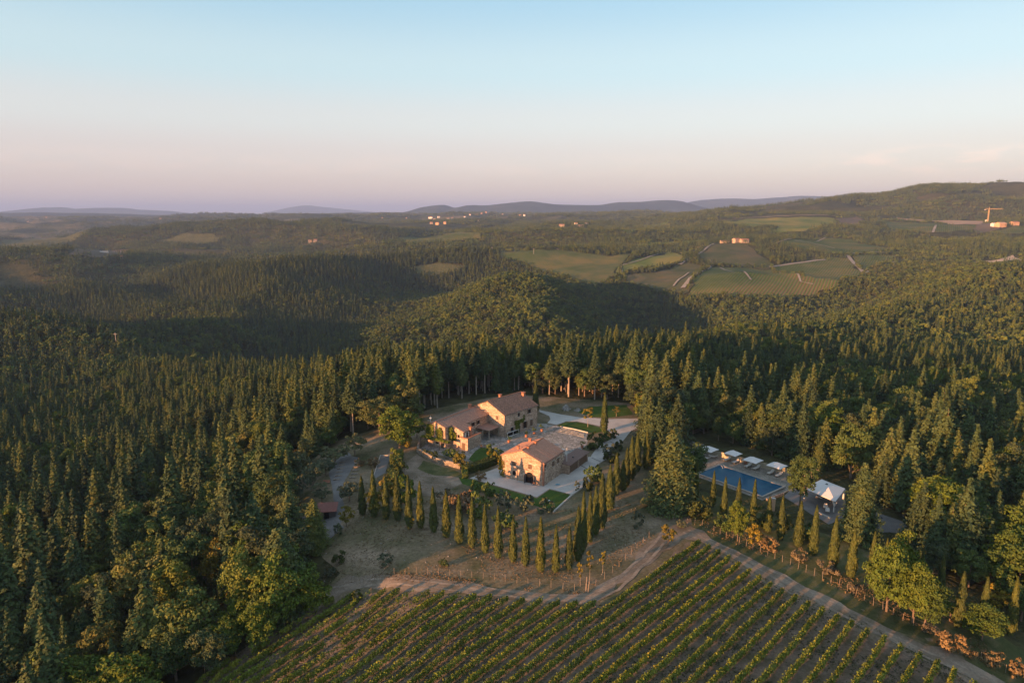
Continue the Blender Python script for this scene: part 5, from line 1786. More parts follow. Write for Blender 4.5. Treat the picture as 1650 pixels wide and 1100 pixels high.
for i, (k, t0, t1, o) in enumerate(rows):
    r = np.random.default_rng(900 + k)
    L = t1 - t0
    sx, sy = VN.x * o + VD.x * t0, VN.y * o + VD.y * t0
    oz = hf(sx, sy)
    n = int(L * 190)
    t = r.random(n) * L
    dens = fbm(t / 2.4, np.full(n, k * 3.7), 40, 3)
    young = .75 if sx < -14 else .45 if sx < 4 else .0
    keep = r.random(n) < np.clip((dens - .08 - young * .30) * 4.8, .07, 1)
    t = t[keep]
    n = len(t)
    hgt = 1.25 + .55 * fbm(t / 1.1, np.full(n, k * 1.3), 44, 3)
    u = r.normal(size=n) * .17
    z = .45 + r.random(n) ** .75 * (hgt - .45) + (r.random(n) < .04) * .25
    wob = (fbm(t / 6, np.full(n, k * 5.1), 48, 2) - .5) * .5
    x = VD.x * t + VN.x * (u + wob)
    y = VD.y * t + VN.y * (u + wob)
    zz = Hm(x + sx, y + sy) - oz + z
    C = np.stack([x, y, zz], 1)
    N = np.stack([VN.x * np.sign(u), VN.y * np.sign(u), .4 + 0 * u], 1) + r.normal(size=(n, 3)) * .6
    Vv, Ff = quads(C, N, .125 * (.65 + .7 * r.random(n)), .8, 900 + k)
    row = empty('vine_row', (sx, sy, oz))
    tag(row, f'row of green vines, {ordinal_row(i)} in the vineyard', 'vine row', 'vine rows of the front vineyard')
    link('vine_foliage', mesh_np('vine_foliage', Vv, Ff, ['vine_foliage']), row)
    # thin trunks
    m = MB()
    for tt in np.arange(.5, L, 1.1):
        a = (VD.x * tt, VD.y * tt)
        zb = hf(a[0] + sx, a[1] + sy) - oz
        m.add([(a[0] - .03, a[1], zb - .1), (a[0] + .03, a[1], zb - .1), (a[0], a[1] + .04, zb - .1), (a[0], a[1], zb + .8)], [(0, 1, 3), (1, 2, 3), (2, 0, 3)], 'bark')
    m.build('vine_stems', row)
    npst = max(2, int(L / 6.5))
    for q_ in range(npst):
        tt = .1 + (L - .2) * q_ / (npst - 1)
        a = (VD.x * tt, VD.y * tt)
        pz = hf(a[0] + sx, a[1] + sy) - oz
        po = link('vine_post', post_me, row, (a[0], a[1], pz))
        po.rotation_euler = (r.normal() * .04, r.normal() * .04, 0)
print('vine rows', NR)

# grass between the rows: tufts nobody could count
r = np.random.default_rng(77)


def tufts(name, polyp, n, size, mat, label, seed, avoid=None, hscale=1.0):
    r = np.random.default_rng(seed)
    P_ = W(polyp)
    xs, ys = np.array([p[0] for p in P_]), np.array([p[1] for p in P_])
    X, Y = r.uniform(xs.min(), xs.max(), n), r.uniform(ys.min(), ys.max(), n)
    k = inside(P_, X, Y) & (fbm(X / 7, Y / 7, seed, 3) > .42)
    if avoid is not None:
        for A in avoid: k &= ~inside(A, X, Y)
    X, Y = X[k], Y[k]
    reps = 4
    X, Y = np.repeat(X, reps) + r.normal(size=len(X) * reps) * .12, np.repeat(Y, reps) + r.normal(size=len(Y) * reps) * .12
    S = size * (.5 + r.random(len(X)))
    C = np.stack([X, Y, Hm(X, Y) + S * .5 * hscale], 1)
    N = np.stack([r.normal(size=len(X)), r.normal(size=len(X)), .5 + 0 * X], 1)
    Vv, Ff = quads(C, N, S, .5, seed)
    return tag(link(name, mesh_np(name, Vv, Ff, [mat])), label, 'grass', None, 'stuff')


no_tuft = [W([(745, 770), (806, 740), (1000, 640), (1040, 690), (960, 760), (891, 830)]), W([(660, 745), (700, 700), (860, 640), (900, 735), (760, 775)])]
tufts('grass_tufts', [(520, 955), (520, 860), (580, 800), (700, 800), (860, 830), (1000, 800), (1070, 850), (960, 945), (700, 925)], 9000, .11, 'dry_grass_foliage', 'dry grass tufts scattered over the meadow', 71, no_tuft)
tufts('grass_tufts', [(300, 1110), (540, 965), (985, 975), (1112, 876), (1560, 1100), (1600, 1180), (250, 1180)], 34000, .12, 'dusky_foliage', 'low weeds between the vine rows', 72)
tufts('grass_tufts', [(560, 930), (700, 925), (860, 945), (950, 955), (900, 962), (700, 940), (560, 940)], 4000, .13, 'dry_grass_foliage', 'dry grass along the fence above the dirt road', 73)
tufts('grass_tufts', [(1120, 850), (1300, 925), (1400, 975), (1560, 1050), (1650, 1095), (1650, 1070), (1560, 1010), (1400, 940), (1150, 835)], 6000, .15, 'dry_grass_foliage', 'tall dry grass along the fence of the right track', 74)
tufts('grass_tufts', [(560, 780), (640, 745), (760, 790), (700, 830), (600, 820)], 3000, .11, 'dry_grass_foliage', 'dry grass above the curved cypress row', 75, no_tuft)

r = np.random.default_rng(5)
sv, sf = [], []
Pm = W([(520, 960), (520, 860), (600, 800), (760, 840), (880, 830), (1000, 800), (1070, 850), (960, 950), (760, 925)])
xs, ys = np.array([p[0] for p in Pm]), np.array([p[1] for p in Pm])
X, Y = r.uniform(xs.min(), xs.max(), 1000), r.uniform(ys.min(), ys.max(), 1000)
k_ = inside(Pm, X, Y) & (fbm(X / 5, Y / 5, 33, 3) > .52)
for x, y in zip(X[k_], Y[k_]):
    a = .04 + .12 * r.random() ** 3
    z = hf(x, y)
    b0 = len(sv)
    for dx_, dy_, dz_ in ((-1, -1, -.3), (1, -.9, -.3), (.8, 1, -.3), (-1, .9, -.3), (-.5, -.5, .7), (.6, -.4, .6), (.4, .6, .75), (-.6, .5, .6)):
        sv.append((x + dx_ * a * r.uniform(.7, 1.2), y + dy_ * a * r.uniform(.7, 1.2), z + .05 + dz_ * a))
    sf += [tuple(b0 + q_ for q_ in f_) for f_ in ((0, 3, 2, 1), (4, 5, 6, 7), (0, 1, 5, 4), (1, 2, 6, 5), (2, 3, 7, 6), (3, 0, 4, 7))]
tag(link('stones', mesh_np('stones', sv, sf, ['rock'])), 'small pale stones scattered over the dry slope', 'stones', None, 'stuff')

# fences with wires
def wire_fence(pts, n, h, label, lean=.05, seed=0):
    r = random.Random(seed)
    Pt = W(pts)
    acc = [0]
    for a, b_ in zip(Pt[:-1], Pt[1:]): acc.append(acc[-1] + math.hypot(b_[0] - a[0], b_[1] - a[1]))

    def at(s):
        for i in range(len(Pt) - 1):
            if s <= acc[i + 1] + 1e-6:
                t = (s - acc[i]) / (acc[i + 1] - acc[i])
                return Pt[i][0] + (Pt[i + 1][0] - Pt[i][0]) * t, Pt[i][1] + (Pt[i + 1][1] - Pt[i][1]) * t
        return Pt[-1]
    o = at(0)
    oz = hf(*o)
    f = tag(empty('wire_fence', (*o, oz)), label, 'fence')
    tops = []
    for i in range(n):
        x, y = at(acc[-1] * i / (n - 1))
        z = hf(x, y) - oz
        hh = h * r.uniform(.85, 1.15)
        tp = (x - o[0] + r.gauss(0, lean), y - o[1] + r.gauss(0, lean), z + hh)
        m = MB(); m.tube((x - o[0], y - o[1], z - .3), tp, .035, .03, 'post_wood', 6); m.build('post', f)
        tops.append(((x - o[0], y - o[1], z), tp))
    m = MB()
    for (a0, a1), (b0, b1) in zip(tops[:-1], tops[1:]):
        for s in (.45, .9):
            m.tube([a0[i] + (a1[i] - a0[i]) * s for i in range(3)], [b0[i] + (b1[i] - b0[i]) * s for i in range(3)], .012, .012, 'dark_metal', 4)
    m.build('wire', f)


wire_fence([(600, 930), (700, 926), (780, 932), (860, 943), (930, 952), (945, 953)], 20, 1.4, 'wire fence on thin posts above the curve of the dirt road', seed=1)
wire_fence([(945, 953), (985, 925), (1030, 880), (1064, 850)], 12, 1.4, 'wire fence climbing from the road bend to the fork of the tracks', seed=2)
wire_fence([(1095, 845), (1130, 846), (1180, 870), (1260, 905), (1340, 940), (1400, 972), (1480, 1012), (1560, 1052), (1640, 1092)], 40, 1.5, 'long post fence along the far edge of the right-hand track', seed=3)
wire_fence([(330, 1085), (375, 1062), (420, 1036), (470, 1008), (500, 988)], 12, 1.4, 'wire fence at the left edge of the vineyard', seed=4)
for px, py, tp, lab in ((943, 955, 929, 'leaning wooden stake at the road bend'), (947, 956, 936, 'second stake propping the fence end at the road bend'), (770, 976, 963, 'pale stake at the vineyard edge, left one'), (801, 979, 964, 'pale stake at the vineyard edge, right one'), (1085, 836, 826, 'post standing at the fork of the tracks')):
    x, y = hit(px, py)
    m = MB(); m.tube((0, 0, -.2), (.25, .05, max(1.2, z_at(y, tp) - hf(x, y))), .07, .06, 'post_wood', 6)
    tag(m.build('wooden_stake', None, (x, y, hf(x, y))), lab, 'stake')

# ------------------------------------------------------------------ far fields, tracks and buildings
FIELDS = []


def field(pp, mat, off=1.2, name='field', step=10):
    FIELDS.append(W(pp))
    return sheet(name, pp, mat, off, step, jit=0)


field([(803, 405), (850, 404.5), (900, 404), (945, 409), (990, 413), (1022, 410), (1000, 430), (996, 446), (960, 462), (940, 460), (900, 444), (850, 428), (808, 416)], 'green_vines')
field([(1000, 430), (1030, 416), (1085, 407), (1102, 412), (1098, 424), (1040, 434), (1002, 442)], 'bright_vines')
field([(1008, 444), (1055, 440), (1102, 424), (1136, 430), (1105, 470), (1098, 474), (1050, 468), (1010, 458)], 'brown_vines')
field([(1122, 412), (1145, 396), (1200, 391), (1240, 421), (1254, 430), (1235, 431), (1170, 430), (1135, 425)], 'brown_vines', 1.2)
field([(1144, 432), (1170, 432), (1240, 432), (1290, 448), (1330, 455), (1350, 462), (1300, 482), (1200, 484), (1103, 479)], 'green_vines', 1.6)
field([(1245, 432), (1268, 425), (1330, 419), (1370, 414), (1390, 446), (1350, 464), (1300, 456)], 'green_vines', 1.8)
field([(1255, 392), (1320, 384), (1370, 386), (1420, 398), (1448, 403), (1370, 410), (1330, 407), (1290, 402)], 'green_vines', 1.2)
field([(1372, 413), (1440, 411), (1441, 416), (1415, 428), (1392, 438)], 'green_vines', 1.6)
field([(1145, 362), (1200, 353), (1310, 350), (1348, 353), (1345, 361), (1300, 362), (1250, 366), (1210, 366)], 'bright_vines', 1.6)
field([(1240, 375), (1262, 365), (1310, 360), (1345, 365), (1300, 373), (1260, 376)], 'bright_vines', 1.8)
field([(1425, 356), (1500, 360), (1590, 364), (1570, 372), (1500, 377), (1440, 370), (1424, 362)], 'green_vines', 1.6)
field([(1605, 372), (1650, 364), (1650, 378), (1612, 377)], 'green_vines', 1.6)
field([(1010, 397), (1050, 392), (1130, 388), (1175, 386), (1120, 391), (1040, 397)], 'bright_vines', 1.6)
field([(672, 430), (700, 424), (752, 427), (740, 438), (700, 446), (668, 442)], 'rough_grass', 1.2)
field([(1030, 361), (1080, 358), (1075, 364), (1035, 367)], 'bright_vines', 1.6)
field([(1000, 372), (1025, 367), (1030, 372), (1010, 378)], 'green_vines', 1.6)
field([(1000, 375), (960, 373), (975, 380)], 'brown_field', 1.6) if False else None
field([(0, 392), (60, 384), (150, 376), (110, 392), (40, 402), (0, 404)], 'rough_grass', 2, step=30)
field([(300, 376), (360, 383), (350, 392), (290, 396), (250, 390)], 'rough_grass', 2, step=30)
field([(110, 412), (160, 404), (215, 404), (200, 414), (150, 416)], 'brown_field', 2, step=30)
field([(640, 384), (700, 380), (780, 384), (720, 392), (650, 392)], 'green_vines', 2, step=30)
field([(1560, 424), (1590, 421), (1640, 412), (1650, 420), (1600, 428)], 'pale_earth', 1.6)
field([(1450, 352), (1560, 357), (1590, 360), (1578, 364), (1500, 358), (1448, 354)], 'bare_earth', 2.6)
field([(1570, 364), (1620, 358), (1625, 362), (1600, 374), (1575, 378)], 'brown_field', 2.6)
field([(1350, 353), (1380, 349), (1395, 358), (1372, 366), (1348, 362)], 'brown_field', 2.2)
for pts, w in (([(1100, 466), (1144, 432), (1150, 430)], 9), ([(1150, 431), (1122, 424), (1098, 409)], 7), ([(1240, 432), (1290, 425), (1330, 420)], 8), ([(1366, 413), (1392, 442)], 9), ([(1392, 442), (1420, 432), (1444, 422)], 5), ([(1365, 410), (1400, 408), (1446, 408)], 6),
               ([(1120, 414), (1142, 398), (1150, 394)], 6), ([(1085, 463), (1110, 441)], 4), ([(1160, 433), (1210, 453)], 4), ([(1255, 440), (1290, 456), (1310, 460)], 4), ([(1002, 440), (1000, 430), (1040, 418), (1060, 411)], 5), ([(1250, 393), (1330, 384)], 4), ([(1503, 376), (1508, 364)], 7),
               ([(1100, 409), (1110, 418), (1095, 428)], 9), ([(1180, 353), (1260, 349), (1345, 349)], 6), ([(830, 406), (900, 404)], 5), ([(1280, 389), (1330, 398), (1345, 402)], 4)):
    sheet('track', ribbon(pts, w * .8), 'track_pale', 2.6, 10, jit=0, world=False)


def house(px, py, w, d, h, label, rot=0.0, mat='far_wall', roof='far_roof', storeys=1, group=None):
    x, y = hit(px, py)
    t = tag(empty('house', (x, y, hf(x, y)), rot), label, 'house', group)
    m = MB()
    m.box(-w / 2, w / 2, -d / 2, d / 2, -3, h, mat)
    for s in (-1, 1):
        m.add([(s * w / 2, -d / 2, h), (s * w / 2, d / 2, h), (s * w / 2, 0, h + d * .2)], [(0, 1, 2) if s > 0 else (2, 1, 0)], mat)
    m.build('wall', t)
    m = MB()
    e = .5
    m.slab([(-w / 2 - e, -d / 2 - e, h - .1), (w / 2 + e, -d / 2 - e, h - .1), (w / 2 + e, 0, h + d * .2 + .3), (-w / 2 - e, 0, h + d * .2 + .3)], .3, roof)
    m.slab([(w / 2 + e, d / 2 + e, h - .1), (-w / 2 - e, d / 2 + e, h - .1), (-w / 2 - e, 0, h + d * .2 + .3), (w / 2 + e, 0, h + d * .2 + .3)], .3, roof)
    m.build('roof', t)
    if y < 3200:
        for u in (-.28, .28):
            k = MB(); k.box(u * w - .5, u * w + .5, -d / 2 - .06, -d / 2 - .003, h * .45, h * .45 + 1.5, 'dark_opening'); k.build('window', t)
    return t


house(1186, 391, 16, 11, 8, 'farmhouse on the vineyard hilltop, left one of the lit pair', .5)
house(1199, 391, 18, 10, 7, 'farmhouse on the vineyard hilltop, right one of the lit pair', .2)
house(1168, 391, 22, 8, 4, 'low pale shed left of the hilltop farmhouses', .2, 'pale_earth', 'brown_field')
house(194, 417, 9, 7, 6, 'tiny house with one sunlit wall on the left wooded ridge', .6, 'far_wall')
house(168, 408, 16, 9, 3, 'flat grey building left of the sunlit tiny house', .3, 'concrete', 'concrete')
for i, (px, py, w, h, mt) in enumerate([(905, 366, 26, 12, 'far_wall'), (928, 364, 14, 14, 'deck_wall'), (936, 366, 26, 9, 'far_wall'), (945, 363, 16, 12, 'deck_wall')]):
    house(px, py, w * .7, 10, h * .7, f'stone farm building, {ORD[i]} from the left in the group on the middle ridge', .3 * i, mt, group='farm buildings on the middle ridge')
town = [(694, 352, 44, 15, 'white_paint'), (707, 351, 22, 16, 'white_paint'), (700, 354, 26, 11, 'far_wall'), (722, 353, 30, 9, 'white_paint'), (729, 352, 16, 9, 'far_wall'), (695, 361, 18, 12, 'far_wall'), (705, 362, 22, 14, 'orange_plaster'), (717, 361, 16, 14, 'orange_plaster'),
        (749, 350, 16, 8, 'white_paint'), (757, 347, 18, 14, 'white_paint'), (768, 347, 34, 13, 'orange_plaster'), (776, 345, 18, 17, 'orange_plaster'), (783, 344, 18, 20, 'orange_plaster'), (771, 357, 18, 11, 'white_paint'),
        (838, 349, 18, 20, 'orange_plaster'), (845, 348, 18, 14, 'white_paint'), (864, 346, 14, 10, 'far_wall'), (883, 346, 24, 11, 'white_paint'), (810, 346, 14, 9, 'concrete'), (616, 352, 14, 9, 'far_wall'), (655, 352, 14, 8, 'far_wall')]
town.sort()
for i, (px, py, w, h, mt) in enumerate(town):
    house(px, py, w * .65, 11, h * .6, f'tiny house of the distant hilltop village, {ORD[i]} from the left', .4 * math.sin(i * 2.3), mt, group='houses of the distant hilltop village')
for px, py, lab in ((75, 351, 'speck of a pale house on the far left plain'), (259, 353, 'lit speck of a house on the far left ridge'), (500, 390, 'pale house alone in the fields left of the centre'), (508, 389, 'second pale house alone in the fields left of the centre'), (45, 358, 'pale farm on the far left slope')):
    house(px, py, 12, 9, 6, lab, .3, 'far_wall')
# building site with a tower crane
cxx, cyy2 = hit(1612, 366)
house(1612, 366, 25, 14, 10, 'large unfinished orange building at the site on the right hill', .3, 'orange_plaster', 'orange_plaster')
house(1601, 366, 12, 10, 9, 'white cabin left of the unfinished building', .2, 'white_paint', 'white_paint')
house(1634, 363, 20, 12, 8, 'low house at the right edge beyond the building site', .2, 'orange_plaster')
house(1590, 358, 8, 6, 6, 'small white hut under the tower crane', .2, 'white_paint', 'white_paint')
x, y = hit(1591, 360)
zc = hf(x, y)
Hc = z_at(y, 337) - zc
cr = tag(empty('tower_crane', (x, y, zc)), 'tower crane with a long level jib over the building site on the right hill', 'crane')
m = MB()
for sx in (-1, 1):
    for sy in (-1, 1):
        m.tube((sx, sy, -2), (sx, sy, Hc), .35, .35, 'crane_paint', 4)
for i in range(int(Hc / 3)):
    m.tube((-1, -1, i * 3), (1, -1, i * 3 + 3), .2, .2, 'crane_paint', 4)
    m.tube((1, -1, i * 3), (-1, -1, i * 3 + 3), .2, .2, 'crane_paint', 4)
m.build('mast', cr)
JL = 20 / FPX * y
m = MB()
m.tube((-JL * .3, 0, Hc), (JL, -6, Hc), .45, .4, 'crane_paint', 4)
m.tube((-JL * .3, 0, Hc + 2.4), (JL * .9, -6, Hc + 1.6), .3, .3, 'crane_paint', 4)
for i in range(12):
    a = -JL * .25 + JL * 1.15 * i / 12
    m.tube((a, -3, Hc), (a + JL * .05, -3, Hc + 2.2), .2, .2, 'crane_paint', 4)
m.build('jib', cr)
m = MB(); m.tube((0, 0, Hc), (0, 0, Hc + 7), .7, .3, 'crane_paint', 4); m.build('tower_head', cr)
m = MB(); m.box(-JL * .3 - 2, -JL * .3 + 1.5, -1, 1, Hc - 3, Hc - .5, 'concrete'); m.build('counterweight', cr)
# pylons and poles over the valley
for px, by_, tp, lab in ((188, 560, 536, 'thin power pole standing on the dark left ridge'), (310, 604, 590, 'short pole rising from the left wood'), (793, 406, 398, 'pole left of the green field'), (860, 410, 400, 'double pole in the middle of the green field')):
    x, y = hit(px, by_)
    z = hf(x, y)
    t_ = z_at(y, tp)
    m = MB(); m.tube((0, 0, -1), (0, 0, t_ - z), .3, .22, 'concrete', 6); m.tube((-1.6, 0, t_ - z - 1.2), (1.6, 0, t_ - z - 1.2), .15, .15, 'concrete', 5)
    tag(m.build('power_pole', None, (x, y, z)), lab, 'pole')
#FORESTPART
# ------------------------------------------------------------------ the woods
def clump_far(seed, n, sp, conf, q):
    """a stand of small distant trees: crowns only, a few leafy faces each"""
    r = np.random.default_rng(seed)
    Vs, Fs, k, mi = [], [], 0, []
    for i in range(n):
        a, d = r.random() * 6.28, sp * math.sqrt(r.random())
        if r.random() < conf:
            h = 13 + 4 * r.random(); w = 1.9 + .6 * r.random()
            t = r.random(q)
            rad = w * (1 - t) ** .8 * (.6 + .4 * r.random(q))
            b_ = r.random(q) * 6.28
            C = np.stack([np.cos(b_) * rad, np.sin(b_) * rad, 1 + t * (h - 1)], 1)
            N = np.stack([np.cos(b_), np.sin(b_), .6 + 0 * t], 1) + r.normal(size=(q, 3)) * .4
            S, mt = .95 * (.6 + .6 * r.random(q)) * (1.2 - .6 * t), 0
        else:
            h = 8 + 4 * r.random(); w = 3.0 + 1.2 * r.random()
            d3 = r.normal(size=(q, 3)); d3 /= np.linalg.norm(d3, axis=1, keepdims=True); d3[:, 2] = np.abs(d3[:, 2]) * 1.05 - .3
            rr = (.8 + .3 * r.random((q, 1)))
            C = d3 * rr * [w, w, h * .5] + [0, 0, h * .5]
            N = d3 + r.normal(size=(q, 3)) * .5
            S, mt = 1.05 * (.6 + .7 * r.random(q)), 1
        V_, F_ = quads(C + [math.cos(a) * d, math.sin(a) * d, 0], N, S, .75, seed * 100 + i)
        Vs.append(V_); Fs.append(F_ + k); k += len(V_); mi += [mt] * len(F_)
    return mesh_np('tree_stand', np.concatenate(Vs), np.concatenate(Fs), ['conifer_foliage', 'broadleaf_foliage' if seed % 2 else 'dusky_foliage'], mi)


def mid_tree(kind, seed):
    if kind == 'c':
        h, w = [(14, 3.1), (15, 2.7), (13, 3.4), (16, 2.9)][seed % 4]
        V_, F_ = crown_conifer(h, w, .12, 20, 7, 300 + seed, .62, .8)
        return mesh_np('conifer_tree', V_, F_, ['conifer_foliage'])
    h, w = [(10, 4.0), (11, 3.6), (9, 3.8), (12, 4.2)][seed % 4]
    V_, F_ = crown_broad(h, w, .0, 20, 26, 320 + seed, .55)
    return mesh_np('broadleaf_tree', V_, F_, ['broadleaf_foliage' if seed % 2 else 'dusky_foliage'])


protos = bpy.data.collections.new('tree_kinds')      # never linked to the scene: only instanced by the forest


def proto(idx, me_list):
    bm = bmesh.new()
    mats = []
    for me in me_list:
        off = len(mats)
        b2 = me.copy()
        for p in b2.polygons: p.material_index += off
        mats += list(me.materials)
        bm.from_mesh(b2)
        bpy.data.meshes.remove(b2)
    me = bpy.data.meshes.new('kind')
    bm.to_mesh(me); bm.free()
    for m_ in mats: me.materials.append(m_)
    o = bpy.data.objects.new(f'kind_{idx:02d}', me)
    protos.objects.link(o)


kinds = []
for i in range(5): proto(len(kinds), P['conifer'][i][:2]); kinds.append('conifer')
for i in range(3): proto(len(kinds), P['pine'][i][:2]); kinds.append('pine')
for i in range(5): proto(len(kinds), P['broad'][i][:2]); kinds.append('broad')
for i in range(2): proto(len(kinds), P['dusky'][i][:2]); kinds.append('dusky')
MC0 = len(kinds)
for i in range(4): proto(len(kinds), [mid_tree('c', i)]); kinds.append('mc')
MB0 = len(kinds)
for i in range(4): proto(len(kinds), [mid_tree('b', i)]); kinds.append('mb')
FC0 = len(kinds)
for i in range(3): proto(len(kinds), [clump_far(401 + i, 14, 13, .9, 26)]); kinds.append('fc')
FB0 = len(kinds)
for i in range(3): proto(len(kinds), [clump_far(411 + i, 12, 13, .12, 30)]); kinds.append('fb')
GF0 = len(kinds)
for i in range(2): proto(len(kinds), [P['bigfresh'][i][1]]); kinds.append('bigfresh')

FIELD_BB = [(min(p[0] for p in f), max(p[0] for p in f), min(p[1] for p in f), max(p[1] for p in f)) for f in FIELDS]


def free_of_fields(X, Y, mar=0):
    k = np.ones(len(X), bool)
    for f, bb in zip(FIELDS, FIELD_BB):
        s = (X > bb[0]) & (X < bb[1]) & (Y > bb[2]) & (Y < bb[3]) & k
        if s.any():
            idx = np.where(s)[0]
            k[idx[inside(f, X[idx], Y[idx])]] = False
    return k


def jitter_grid(x0, x1, y0, y1, s, seed):
    r = np.random.default_rng(seed)
    gx, gy = np.meshgrid(np.arange(x0, x1, s), np.arange(y0, y1, s))
    return (gx + r.uniform(-.42, .42, gx.shape) * s).ravel(), (gy + r.uniform(-.42, .42, gy.shape) * s).ravel()


# share of conifers by place: (picture x, distance) of each kind of wood
def conifer_share(X, Y):
    c = .5 + 1.3 * (fbm(X / 120, Y / 120, 91, 3) - .5)
    D = np.hypot(X, Y)
    u = X / np.maximum(Y, 30)
    c += np.where((D > 200) & (D < 620) & (u < .02), .20, 0)             # conifer plantation left and behind the houses
    c += np.where((D > 225) & (D < 420) & (u >= -.3) & (u < .45), .35, 0)
    c -= np.where((D < 190) & (u < -.2), .22, 0)
    c += np.where((D > 900) & (u < -.15), .28, 0)                        # far left ridge
    c -= np.where((D > 560) & (D < 1300) & (np.abs(u) < .22), .55, 0)    # oak hill in the middle
    c += np.where((D > 165) & (D < 420) & (u > .30), .12, 0)
    c -= np.where((D > 600) & (D < 1500) & (u > .3), .45, 0)
    c += np.where((D > 1500) & (D < 3600) & (u > .1), .25, 0)
    return c


FX, FY, FI, FS, FR = [], [], [], [], []
IND = []            # candidates for trees of their own


def in_view(X, Y, Z, m=60):
    dd = Y * cP - (Z - CZ) * sP
    px = 825 + FPX * X / np.maximum(dd, 1)
    py = 550 - FPX * (Y * sP + (Z - CZ) * cP) / np.maximum(dd, 1)
    return (dd > 5) & (px > -m) & (px < 1650 + m) & (py < 1100 + m), px, py, dd


def scatter(s, rmin, rmax, seed, lod, x0, x1, y0, y1):
    X, Y = jitter_grid(x0, x1, y0, y1, s, seed)
    D = np.hypot(X, Y)
    k = (D >= rmin) & (D < rmax)
    X, Y = X[k], Y[k]
    r = np.random.default_rng(seed + 1)
    k = ~inside(CLEAR, X, Y) & free_of_fields(X, Y) & ~((X > -48) & (X < 110) & (Y > -60) & (Y < 96))
    # only woods that the frame or the sun's low path can show
    ang = np.abs(np.arctan2(X, Y))
    near_keep = (X < 30) & (X > -420) & (Y > -230) & (Y < 500)
    k &= (ang < R(43)) | near_keep
    if lod == 2:
        k &= fbm(X / 260, Y / 260, 71, 4) > np.where(Y > 2600, .50, .30)
    if lod < 2:
        k &= fbm(X / 28, Y / 28, 72, 3) > .24
    X, Y = X[k], Y[k]
    for qx, qy in PLANTED:
        kk = (X - qx) ** 2 + (Y - qy) ** 2 > 9
        X, Y = X[kk], Y[kk]
    Z = Hm(X, Y)
    c = r.random(len(X)) < conifer_share(X, Y)
    S = .55 + .62 * r.random(len(X)) ** .8 + .12 * (r.random(len(X)) < .08)
    # younger, lower wood along the left of the meadow and vineyard
    D = np.hypot(X, Y)
    u = X / np.maximum(Y, 30)
    if lod == 0:
        near = np.clip((300 - D) / 120, 0, 1)
        th = r.random(len(X)) > .33 * near
        X, Y, Z, c, S, D, u = [a[th] for a in (X, Y, Z, c, S, D, u)]
        S = S * (1 + np.where(c, .26, .10) * np.clip((300 - D) / 120, 0, 1))
    else:
        S = np.where((Y > 1000) & (Y < 2500) & (u > -.05), S * .78, S)
    Rz = r.uniform(0, 6.28, len(X))
    if lod == 0:
        pine = (D > 200) & (D < 300) & (u > -.28) & (u < .28)
        idx = np.where(c, np.where(pine & (r.random(len(X)) < .75), 5 + r.integers(0, 3, len(X)), r.integers(0, 5, len(X))), np.where(r.random(len(X)) < .6, 8 + r.integers(0, 5, len(X)), 13 + r.integers(0, 2, len(X))))
        fresh = (~c) & (fbm(X / 40, Y / 40, 98, 2) > np.where((u > .42) | (u < -.5), .50, .64)) & (r.random(len(X)) < .6)
        idx = np.where(fresh, GF0 + r.integers(0, 2, len(X)), idx)
        S = np.where(fresh, S * 1.05, S)
    elif lod == 1:
        idx = np.where(c, MC0 + r.integers(0, 4, len(X)), MB0 + r.integers(0, 4, len(X)))
    else:
        idx = np.where(c, FC0 + r.integers(0, 3, len(X)), FB0 + r.integers(0, 3, len(X)))
    return X, Y, Z, idx, S, Rz


out = [scatter(4.3, 40, 520, 1, 0, -430, 430, -240, 520), scatter(5.6, 520, 1500, 2, 1, -1100, 1150, 250, 1500), scatter(19, 1500, 4200, 3, 2, -3200, 3300, 900, 4200), scatter(44, 4200, 7000, 4, 2, -5000, 5000, 2500, 7000)]
# near woods: the largest shown are trees of their own, the rest belongs to the forest
X, Y, Z, idx, S, Rz = out[0]
vis, px, py, dd = in_view(X, Y, Z + 8)
isC = idx < 8
indiv = np.zeros(len(X), bool)
# trees standing behind a solid screen of nearer crowns show nothing: prefer those whose tops clear what is in front
for want, flag in ((285, isC), (255, (~isC))):
    cand = np.where(vis & flag)[0]
    cand = cand[np.argsort(dd[cand] / (S[cand] * np.where(isC[cand], 1.35, 1.0)))][:want]
    indiv[cand] = True
WOODS = [(lambda a, b_: a < 330 and b_ > 820, 'the lower left wood'), (lambda a, b_: a < 560 and b_ > 640, 'the left wood'),
         (lambda a, b_: a > 1050 and b_ > 700, 'the pool wood'), (lambda a, b_: a > 1000, 'the driveway wood'), (lambda a, b_: True, 'the farmhouse wood')]
KL = {'conifer': 'pointed conifer', 'pine': 'bare-trunked conifer', 'broad': 'green broadleaf tree', 'dusky': 'dusky broadleaf tree', 'bigfresh': 'light green tree'}
groups = {}
for i in np.where(indiv)[0]:
    where = next(w for f, w in WOODS if f(px[i], py[i]))
    groups.setdefault((kinds[idx[i]], where), []).append(i)
NTH = lambda n: ORD[n] if n < 30 else 'far'
